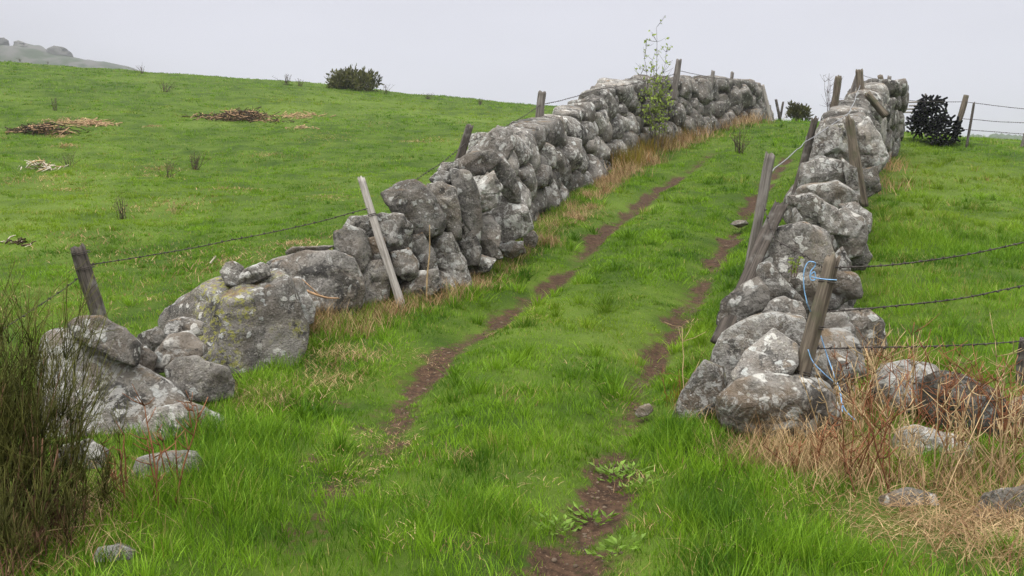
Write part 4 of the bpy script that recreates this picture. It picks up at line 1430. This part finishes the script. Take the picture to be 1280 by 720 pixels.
for poly, lab in [([(-8, 58), (-6, 49), (4, 47), (10, 51), (11, 58)], "hazy grey outcrop on the far hill cut by the left picture edge"),
                  ([(17, 60), (18, 52), (24, 51), (34, 55), (38, 62), (30, 66)], "blocky hazy outcrop on the far hill, second from the left edge"),
                  ([(37, 63), (45, 59), (52, 62), (50, 67), (40, 67)], "smallest hazy outcrop between the blocky and the broad ones on the far hill"),
                  ([(56, 70), (60, 61), (68, 58), (80, 60), (88, 66), (91, 72), (70, 75)], "broad rounded hazy outcrop, largest rock on the far hill")]:
    ob = pstone("rock_outcrop", poly, 396, sub=4, tint=.55, brown=.1, rough=12)
    tag(ob, lab, "rock", "rock outcrops on the far hill")


def distant_wood():
    rg = np.random.default_rng(8)
    m = MB()
    vs, fs, nn = [], [], 0
    d, f = ico(2)
    for k in range(230):
        u = rg.uniform(1080, 1480); Y = rg.uniform(460, 530)
        top = P(u, np.interp(u, [1080, 1210, 1250, 1290, 1480], [178, 174, 171, 176, 172]) + rg.uniform(-3, 4), Y)
        r = rg.uniform(2.8, 5.8)
        zc = top[2] - r
        V = d * r * np.array([1, 1, 1.15])
        V = V * (1 + .28 * noise3(V / 3.2 + k * 7.1, 2))[:, None] + np.array([top[0], Y, zc])
        vs.append(V); fs.append(f + nn); nn += len(V)
    # the rise they stand on
    uu = np.linspace(1000, 1560, 40)
    A = np.array([P(u, 179, 460) for u in uu]); B = np.array([P(u, 177, 535) for u in uu]); C = A.copy(); C[:, 2] = -12; C[:, 1] -= 60
    o = new_obj("distant_wood", np.concatenate(vs), tris=np.concatenate(fs), mat=plain("far_foliage", (.05, .075, .03), .9, .1, .4, .3))
    tag(o, "hazy far-off line of trees beyond the right field", "trees", kind="stuff")
    h = new_obj("distant_hill", np.concatenate([C, A, B]), faces=[(r * 40 + i, r * 40 + i + 1, (r + 1) * 40 + i + 1, (r + 1) * 40 + i) for r in range(2) for i in range(39)], mat=M["ground"])
    tag(h, kind="structure")
distant_wood()

# ------------------------------------------------------------------ grass
XL = np.array([(Gb(u, v)[0], Gb(u, v)[1]) for u, v in [(150, 600), (285, 520), (385, 420), (500, 378), (600, 335), (672, 285), (740, 232), (800, 200), (870, 173), (930, 156), (985, 150)]])
XRy = np.array([p[1] for p in RWP]); XRx = np.array([p[0] for p in RWP])


def xl(y): return np.interp(y, XL[:, 1], XL[:, 0], left=-2.0) - np.where(y < XL[0, 1], (XL[0, 1] - y) * .1, 0) - .1
def xr(y): return np.interp(y, XRy, XRx, left=1.8, right=12) + .2


TUFT = [(600, 660, .5, .08), (260, 640, .6, .13), (850, 560, .35, .15), (880, 620, .4, .08), (240, 560, .4, .12), (330, 560, .4, .05), (1050, 690, .5, .06), (980, 660, .4, .05), (620, 560, .5, .04), (470, 660, .5, .05),
        (440, 415, .5, .05), (930, 690, .4, .07), (700, 520, .5, .03), (1200, 300, 1.5, .05)]
TUFT += [(1185, 650, .45, -.07), (1255, 655, .45, -.07), (1110, 648, .35, -.05), (1230, 630, .35, -.04), (1000, 615, .35, .07), (1090, 560, .3, .05), (1180, 590, .3, .05)]
TUFT = [(*Gb(u, v)[:2], r, h) for u, v, r, h in TUFT]


def grass_h(x, y):
    field = np.where(x < xl(y), .060, np.where(x > xr(y), .082, .070))
    h = field * (.75 + .55 * fbm2(x, y, .55, 61, 2)) * (1 + .25 * noise2(x, y, 2.5, 66))
    for tx, ty, r, dh in TUFT:
        h = h + dh * np.exp(-((x - tx) ** 2 + (y - ty) ** 2) / r ** 2)
    h = h + .085 * np.exp(-((x - xl(y) - .22) / .28) ** 2) * (y > 6) + .05 * np.exp(-((x - xr(y) + 1.15) / .25) ** 2) * (y > 7)
    h = h + .05 * np.clip(noise2(x, y, .4, 71) - .35, 0, 1) * (y < 16)
    rm = rut_mask(x, y)
    dl, wl = poly_dist(x, y, rutL); dr, wr = poly_dist(x, y, rutR)
    wear = np.maximum(np.exp(-(dl / .34) ** 2) * np.clip(wl + .25, 0, 1), np.exp(-(dr / .34) ** 2) * np.clip(wr + .15, 0, 1))
    return np.clip(h * (1 - .42 * wear) * (1 - .6 * np.clip(rm * 1.3, 0, 1)), .018, .4), rm


def blades(name, X, Y, H, lean, leanaz, wid, segs, mat, z=None, droop=.35, twist=None, rbase=None):
    n = len(X)
    Z = zg(X, Y) - .01 if z is None else z
    az = twist if twist is not None else RNG.uniform(0, 2 * math.pi, n)
    sx_, sy_ = np.cos(az), np.sin(az)
    lx, ly = np.cos(leanaz) * lean, np.sin(leanaz) * lean
    levels = np.linspace(0, 1, segs + 1)
    vl = []
    for k, t in enumerate(levels):
        px_ = X + lx * H * (t * .35 + .65 * t * t)
        py_ = Y + ly * H * (t * .35 + .65 * t * t)
        pz_ = Z + H * (t - droop * lean * t * t * .5)
        w = wid * (1 - t * .9) ** .7 * .5 if k < segs else None
        if k < segs:
            vl.append(np.stack([px_ - sx_ * w, py_ - sy_ * w, pz_], -1))
            vl.append(np.stack([px_ + sx_ * w, py_ + sy_ * w, pz_], -1))
        else:
            vl.append(np.stack([px_, py_, pz_], -1))
    nv = 2 * segs + 1
    V = np.stack(vl, 1).reshape(-1, 3)
    b = np.arange(n, dtype=np.int64)[:, None] * nv
    q = []
    for k in range(segs - 1):
        q.append(b + np.array([2 * k, 2 * k + 1, 2 * k + 3, 2 * k + 2]))
    tris = (b + np.array([2 * segs - 2, 2 * segs - 1, 2 * segs])).reshape(-1, 3)
    qs = np.stack(q, 1).reshape(-1, 4) if q else None
    r = RNG.random(n)
    if rbase is not None:
        r = np.clip(r * .8 + .1 + rbase, 0, .93)
    r = np.repeat(r.astype(np.float32), nv)
    return V.astype(np.float32), qs, tris, r


def join_blades(name, parts, mat):
    vs, qs, ts, rs, nn = [], [], [], [], 0
    for V, q, t, r in parts:
        vs.append(V); rs.append(r)
        if q is not None: qs.append(q + nn)
        ts.append(t + nn); nn += len(V)
    o = new_obj(name, np.concatenate(vs), quads=np.concatenate(qs) if qs else None, tris=np.concatenate(ts), mat=mat, smooth_shade=False)
    a = o.data.attributes.new("rnd", "FLOAT", "POINT")
    a.data.foreach_set("value", np.concatenate(rs))
    return o


def sample_band(y0, y1, dens, margin=1.0):
    hw0 = .56 * y0 + margin; hw1 = .56 * y1 + margin
    area = (hw0 + hw1) * (y1 - y0)
    n = int(area * dens)
    y = y0 + (y1 - y0) * RNG.random(n)
    x = RNG.uniform(-1, 1, n) * (.56 * y + margin)
    return x, y


def tussocks(y0, y1, dens, wid, segs, nb, zone, hr=(.09, .175)):
    tx, ty = sample_band(y0, y1, dens)
    rm = rut_mask(tx, ty)
    kp = (rm < .25) & zone(tx, ty) & (fbm2(tx, ty, 1.4, 91, 2) + RNG.normal(0, .25, len(tx)) > .0)
    tx, ty = tx[kp], ty[kp]
    n0 = len(tx)
    th = RNG.uniform(*hr, n0); tr = RNG.uniform(.03, .10, n0)
    i = np.repeat(np.arange(n0), nb)
    n = len(i)
    az = RNG.uniform(0, 2 * math.pi, n); rr = np.abs(RNG.normal(0, 1, n)) * tr[i]
    x = tx[i] + np.cos(az) * rr; y = ty[i] + np.sin(az) * rr
    H = th[i] * RNG.uniform(.55, 1.2, n)
    lean = np.clip(.25 + rr / tr[i] * .45 + RNG.normal(0, .2, n), .05, 1.5)
    return blades("t", x, y, H, lean, az + RNG.normal(0, .4, n), wid * RNG.uniform(.7, 1.4, n), segs, None, rbase=np.repeat(RNG.uniform(-.42, .38, n0), nb))


def grow(y0, y1, dens, wid, segs, hmul=1.0, tuft=0.6, zone=None):
    x, y = sample_band(y0, y1, dens)
    n = len(x)
    # pull a share of the blades into tufts
    k = RNG.random(n) < tuft
    nt = max(1, int(n * tuft / 22))
    tx, ty = sample_band(y0, y1, dens)
    tx, ty = tx[:nt], ty[:nt]
    sel = RNG.integers(0, nt, n)
    rad = np.abs(RNG.normal(0, .035, n)) * (1 + .03 * y)
    az = RNG.uniform(0, 2 * math.pi, n)
    x = np.where(k, tx[sel] + np.cos(az) * rad, x); y = np.where(k, ty[sel] + np.sin(az) * rad, y)
    H, rm = grass_h(x, y)
    keep = RNG.random(n) > smooth(.25, .95, rm) * .93
    keep &= ~((x > xl(y) - .75) & (x < xl(y) - .1) & (y > 7.5) & (y < 34))
    if zone is not None:
        keep &= zone(x, y)
    x, y, H, az, k = x[keep], y[keep], H[keep], az[keep], k[keep]
    n = len(x)
    H = H * RNG.uniform(.6, 1.35, n) * hmul
    lean = np.where(k, RNG.uniform(.15, .9, n), RNG.uniform(.1, .7, n))
    laz = np.where(k, az, RNG.uniform(0, 2 * math.pi, n)) + RNG.normal(0, .3, n)
    return blades("g", x, y, H, lean, laz, wid * RNG.uniform(.7, 1.3, n), segs, None)


track = lambda x, y: (x > xl(y)) & (x < xr(y))
field = lambda x, y: ~track(x, y)
pt, pf = [], []
for (y0, y1, dn, w, sg) in [(2.9, 5.2, 3600, .0045, 3), (5.2, 7.6, 3000, .0052, 3), (7.6, 11, 2200, .0065, 2), (11, 16, 1500, .009, 2), (16, 24, 750, .013, 1), (24, 34, 420, .018, 1)]:
    pt.append(grow(y0, y1, dn, w, sg, zone=track))
    pf.append(grow(y0, y1, dn * .8, w, sg, zone=field))
for (y0, y1, dn, w, sg, nb) in [(2.9, 6, 11, .0058, 4, 95), (6, 10, 10, .007, 3, 70), (10, 16, 7, .010, 3, 45), (16, 25, 4, .014, 2, 32), (25, 34, 2, .018, 2, 25)]:
    pt.append(tussocks(y0, y1, dn, w, sg, nb, track))
    pf.append(tussocks(y0, y1, dn * .8, w, sg, nb, lambda x, y: x > xr(y), (.10, .17)))
    pf.append(tussocks(y0, y1, dn * .55, w, sg, nb, lambda x, y: x < xl(y) - 1.1, (.055, .10)))
for (y0, y1, dn, w, sg) in [(34, 47, 150, .030, 1), (47, 60, 80, .045, 1)]:
    pf.append(grow(y0, y1, dn, w, sg, hmul=1.15))
tag(join_blades("track_grass", pt, M["grass"]), "lush green grass growing on and between the wheel ruts", "grass", kind="stuff")
tag(join_blades("pasture_grass", pf, M["turf"]), "green pasture grass on the fields either side of the walls", "grass", kind="stuff")


# straw and dry grass
def straw(u, v, rad, n, L=.22, flat=.9, w=.0035, segs=3, hz=.05, up=.25):
    c = Gb(u, v)
    n = int(n * (.6 if u > 900 and v > 400 else 1))
    x = c[0] + RNG.normal(0, rad * .5, n); y = c[1] + RNG.normal(0, rad * .5, n)
    H = L * RNG.uniform(.4, 1.1, n) * up
    lean = RNG.uniform(.4, 1.6, n) * flat / up * .5
    z = zg(x, y) + RNG.uniform(0, hz, n)
    return blades("s", x, y, H, lean, RNG.uniform(0, 6.28, n), w * RNG.uniform(.7, 1.3, n), segs, None, z=z, droop=.25)


st = []
for (u, v, rad, n, L, up) in [
        (985, 575, .36, 900, .34, .6), (1040, 575, .42, 1100, .36, .7), (1085, 600, .30, 500, .34, .5), (1215, 615, .30, 500, .36, .5), (1265, 600, .45, 900, .36, .6), (1060, 520, .40, 700, .30, .7), (1080, 460, .45, 600, .30, .8), (1030, 625, .35, 260, .3, .4),
        (1110, 655, .32, 500, .34, .12), (1180, 650, .40, 1300, .36, .10), (1250, 655, .40, 1500, .36, .10), (1215, 640, .3, 900, .36, .2), (1200, 700, .35, 260, .34, .5), (1270, 700, .30, 300, .34, .5),
        (940, 570, .28, 500, .28, .5), (885, 520, .22, 200, .22, .6), (980, 625, .3, 200, .25, .15), (965, 690, .3, 160, .25, .12),
        (400, 415, .22, 500, .30, .9), (430, 455, .35, 600, .22, .3), (410, 480, .3, 400, .22, .3), (300, 510, .35, 600, .25, .4), (345, 500, .3, 350, .2, .35), (460, 400, .3, 300, .2, .35),
        (645, 318, .3, 400, .25, .5), (680, 290, .35, 350, .25, .35), (735, 265, .4, 350, .25, .35), (560, 365, .4, 350, .22, .4), (590, 345, .35, 250, .22, .35),
        (130, 640, .4, 500, .3, .4), (60, 690, .4, 500, .3, .35), (480, 548, .3, 260, .12, .15), (440, 590, .3, 260, .12, .15), (520, 450, .3, 200, .12, .15)]:
    st.append(straw(u, v, rad, n, L, .9, .0042, 3, .06, up))
for (u, v, rad, n) in [(800, 205, .5, 700), (825, 192, .55, 800), (850, 180, .6, 700), (870, 172, .6, 600), (895, 162, .7, 900), (915, 158, .7, 800), (940, 156, .6, 400), (780, 222, .4, 300), (1108, 240, .5, 200), (1110, 215, .5, 200)]:
    st.append(straw(u, v, rad, n // 2, .46, .8, .011, 2, .12, .8))
for k in range(110):
    q = RNG.random() * .96
    yk = 8.2 + 20 * q ** 1.3
    xk = float(xl(yk)) + RNG.uniform(.12, .62)
    d_ = np.array([xk, yk, float(base_z(xk, yk)) - CZ])
    y_ = d_[1] * cp - d_[2] * sp; z_ = d_[1] * sp + d_[2] * cp
    st.append(straw(640 + F * d_[0] / y_, 360 - F * z_ / y_, RNG.uniform(.10, .30), int(RNG.uniform(25, 110)), RNG.uniform(.16, .30), .9, .0038 + .00022 * yk, 3, .05, RNG.uniform(.3, .9)))
for k in range(46):
    u = RNG.uniform(-20, 620); v = RNG.uniform(110, 400)
    if v < 128 + u * .0 or v > 420 - max(0, u - 250) * .62:
        continue
    Yk = Gb(u, v)[1]
    st.append(straw(u, v, RNG.uniform(.3, 1.0), int(RNG.uniform(60, 200)), RNG.uniform(.12, .22), .9, .004 + .00045 * Yk, 2, .03, RNG.uniform(.15, .5)))
for k in range(26):
    u = RNG.uniform(420, 900); v = RNG.uniform(300, 700)
    st.append(straw(u, v, RNG.uniform(.08, .25), int(RNG.uniform(15, 60)), .16, .9, .0042, 3, .06, RNG.uniform(.15, .5)))
tag(join_blades("dry_grass", st, M["straw"]), "straw-coloured dead grass in patches along the walls and at the right wall end", "dry grass", kind="stuff")
ms = []
for (u, v, rad, n) in [(790, 200, .5, 900), (805, 192, .6, 1000), (835, 178, .6, 800), (860, 168, .55, 500), (780, 212, .4, 400)]:
    ms.append(straw(u, v, rad, n, .48, .5, .012, 2, .15, 1.0))
for (u, v, rad, n) in [(870, 500, .16, 500), (862, 512, .12, 350)]:
    ms.append(straw(u, v, rad, n, .05, .6, .006, 2, .10, 1.0))
tag(join_blades("ochre_undergrowth", ms, M["moss"]), "ochre green low undergrowth around the sapling's foot", "undergrowth", kind="stuff")

# ------------------------------------------------------------------ haze
hz = bpy.data.meshes.new("haze")
x0, x1, y0, y1, z0, z1 = -600, 600, -20, 600, -15.5, 66
hv = [(x, y, z) for x in (x0, x1) for y in (y0, y1) for z in (z0, z1)]
hz.from_pydata(hv, [], [(0, 1, 3, 2), (4, 6, 7, 5), (0, 4, 5, 1), (2, 3, 7, 6), (0, 2, 6, 4), (1, 5, 7, 3)])
ho = bpy.data.objects.new("haze", hz); COL.objects.link(ho)
m, nt = mat_new("pale_mist")
pv = nt.nodes.new("ShaderNodeVolumePrincipled")
pv.inputs["Color"].default_value = (.93, .95, 1, 1)
pv.inputs["Density"].default_value = .0012
pv.inputs["Anisotropy"].default_value = .9
om = nt.nodes.new("ShaderNodeOutputMaterial")
nt.links.new(pv.outputs[0], om.inputs["Volume"])
hz.materials.append(m)
tag(ho, "thin pale mist filling the air over the hillside", "haze", kind="stuff")

# ------------------------------------------------------------------ light
SUN_EL, SUN_AZ = math.radians(58), math.radians(-150)   # azimuth measured from +Y clockwise
w = bpy.data.worlds.new("World"); SC.world = w; w.use_nodes = True
nt = w.node_tree
for n in list(nt.nodes): nt.nodes.remove(n)
sky = nt.nodes.new("ShaderNodeTexSky"); sky.sky_type = "NISHITA"; sky.sun_disc = False
sky.sun_elevation = SUN_EL; sky.sun_rotation = SUN_AZ
sky.air_density = 1.0; sky.dust_density = 6.0; sky.ozone_density = 1.0
hs = nt.nodes.new("ShaderNodeHueSaturation"); hs.inputs["Saturation"].default_value = .12
nt.links.new(sky.outputs[0], hs.inputs["Color"])
# overcast: a flat cloud sheet, brighter low down, takes over most of the clear-sky gradient
geo = nt.nodes.new("ShaderNodeTexCoord")
sep = nt.nodes.new("ShaderNodeSeparateXYZ"); nt.links.new(geo.outputs["Generated"], sep.inputs[0])
mr = nt.nodes.new("ShaderNodeMapRange"); mr.inputs[1].default_value = 0; mr.inputs[2].default_value = .30
nt.links.new(sep.outputs[2], mr.inputs[0])
nz = nt.nodes.new("ShaderNodeTexNoise"); nz.inputs["Scale"].default_value = 2.2; nz.inputs["Detail"].default_value = 3
mpn = nt.nodes.new("ShaderNodeMapping"); mpn.inputs["Scale"].default_value = (1, 1, 3.5)
nt.links.new(geo.outputs["Generated"], mpn.inputs[0]); nt.links.new(mpn.outputs[0], nz.inputs["Vector"])
mr.inputs[2].default_value = .22
cl0 = nt.nodes.new("ShaderNodeMix"); cl0.data_type = "RGBA"
cl0.inputs[6].default_value = (7.7, 7.7, 8.2, 1); cl0.inputs[7].default_value = (5.8, 5.8, 6.45, 1)
nt.links.new(mr.outputs[0], cl0.inputs[0])
mrz = nt.nodes.new("ShaderNodeMapRange"); mrz.inputs[1].default_value = .30; mrz.inputs[2].default_value = .95
nt.links.new(sep.outputs[2], mrz.inputs[0])
cl = nt.nodes.new("ShaderNodeMix"); cl.data_type = "RGBA"
cl.inputs[7].default_value = (31, 30.7, 30.2, 1)
nt.links.new(cl0.outputs[2], cl.inputs[6])
nt.links.new(mrz.outputs[0], cl.inputs[0])
cm = nt.nodes.new("ShaderNodeMix"); cm.data_type = "RGBA"; cm.blend_type = "MULTIPLY"; cm.inputs[0].default_value = 1
mr2 = nt.nodes.new("ShaderNodeMapRange"); mr2.inputs[1].default_value = .3; mr2.inputs[2].default_value = .7; mr2.inputs[3].default_value = .93; mr2.inputs[4].default_value = 1.07
nt.links.new(nz.outputs[0], mr2.inputs[0])
nt.links.new(cl.outputs[2], cm.inputs[6])
cbn = nt.nodes.new("ShaderNodeCombineColor")
for i in range(3): nt.links.new(mr2.outputs[0], cbn.inputs[i])
nt.links.new(cbn.outputs[0], cm.inputs[7])
mx = nt.nodes.new("ShaderNodeMix"); mx.data_type = "RGBA"; mx.inputs[0].default_value = .88
nt.links.new(hs.outputs[0], mx.inputs[6]); nt.links.new(cm.outputs[2], mx.inputs[7])
bg = nt.nodes.new("ShaderNodeBackground"); bg.inputs[1].default_value = .10
nt.links.new(mx.outputs[2], bg.inputs[0])
wo = nt.nodes.new("ShaderNodeOutputWorld"); nt.links.new(bg.outputs[0], wo.inputs[0])

sd = bpy.data.lights.new("sun", "SUN"); sd.energy = 1.5; sd.angle = math.radians(12); sd.color = (1, .97, .92)
so = bpy.data.objects.new("sun", sd); COL.objects.link(so)
sdir = Vector((math.sin(SUN_AZ) * math.cos(SUN_EL), math.cos(SUN_AZ) * math.cos(SUN_EL), math.sin(SUN_EL)))
so.rotation_euler = sdir.to_track_quat("Z", "Y").to_euler()
so.location = (0, 0, 40)

SC.view_settings.view_transform = "Standard"
SC.view_settings.look = "None"
SC.view_settings.gamma = 1
SC.view_settings.exposure = 0.33
SC.view_settings.use_curve_mapping = False
cy_ = SC.cycles
cy_.max_bounces = 6; cy_.diffuse_bounces = 3; cy_.glossy_bounces = 1; cy_.transmission_bounces = 2; cy_.volume_bounces = 1; cy_.transparent_max_bounces = 4
cy_.caustics_reflective = False; cy_.caustics_refractive = False
cy_.use_denoising = True
cy_.denoising_prefilter = "NONE"
cy_.denoising_input_passes = "RGB_ALBEDO_NORMAL"
cy_.use_adaptive_sampling = False
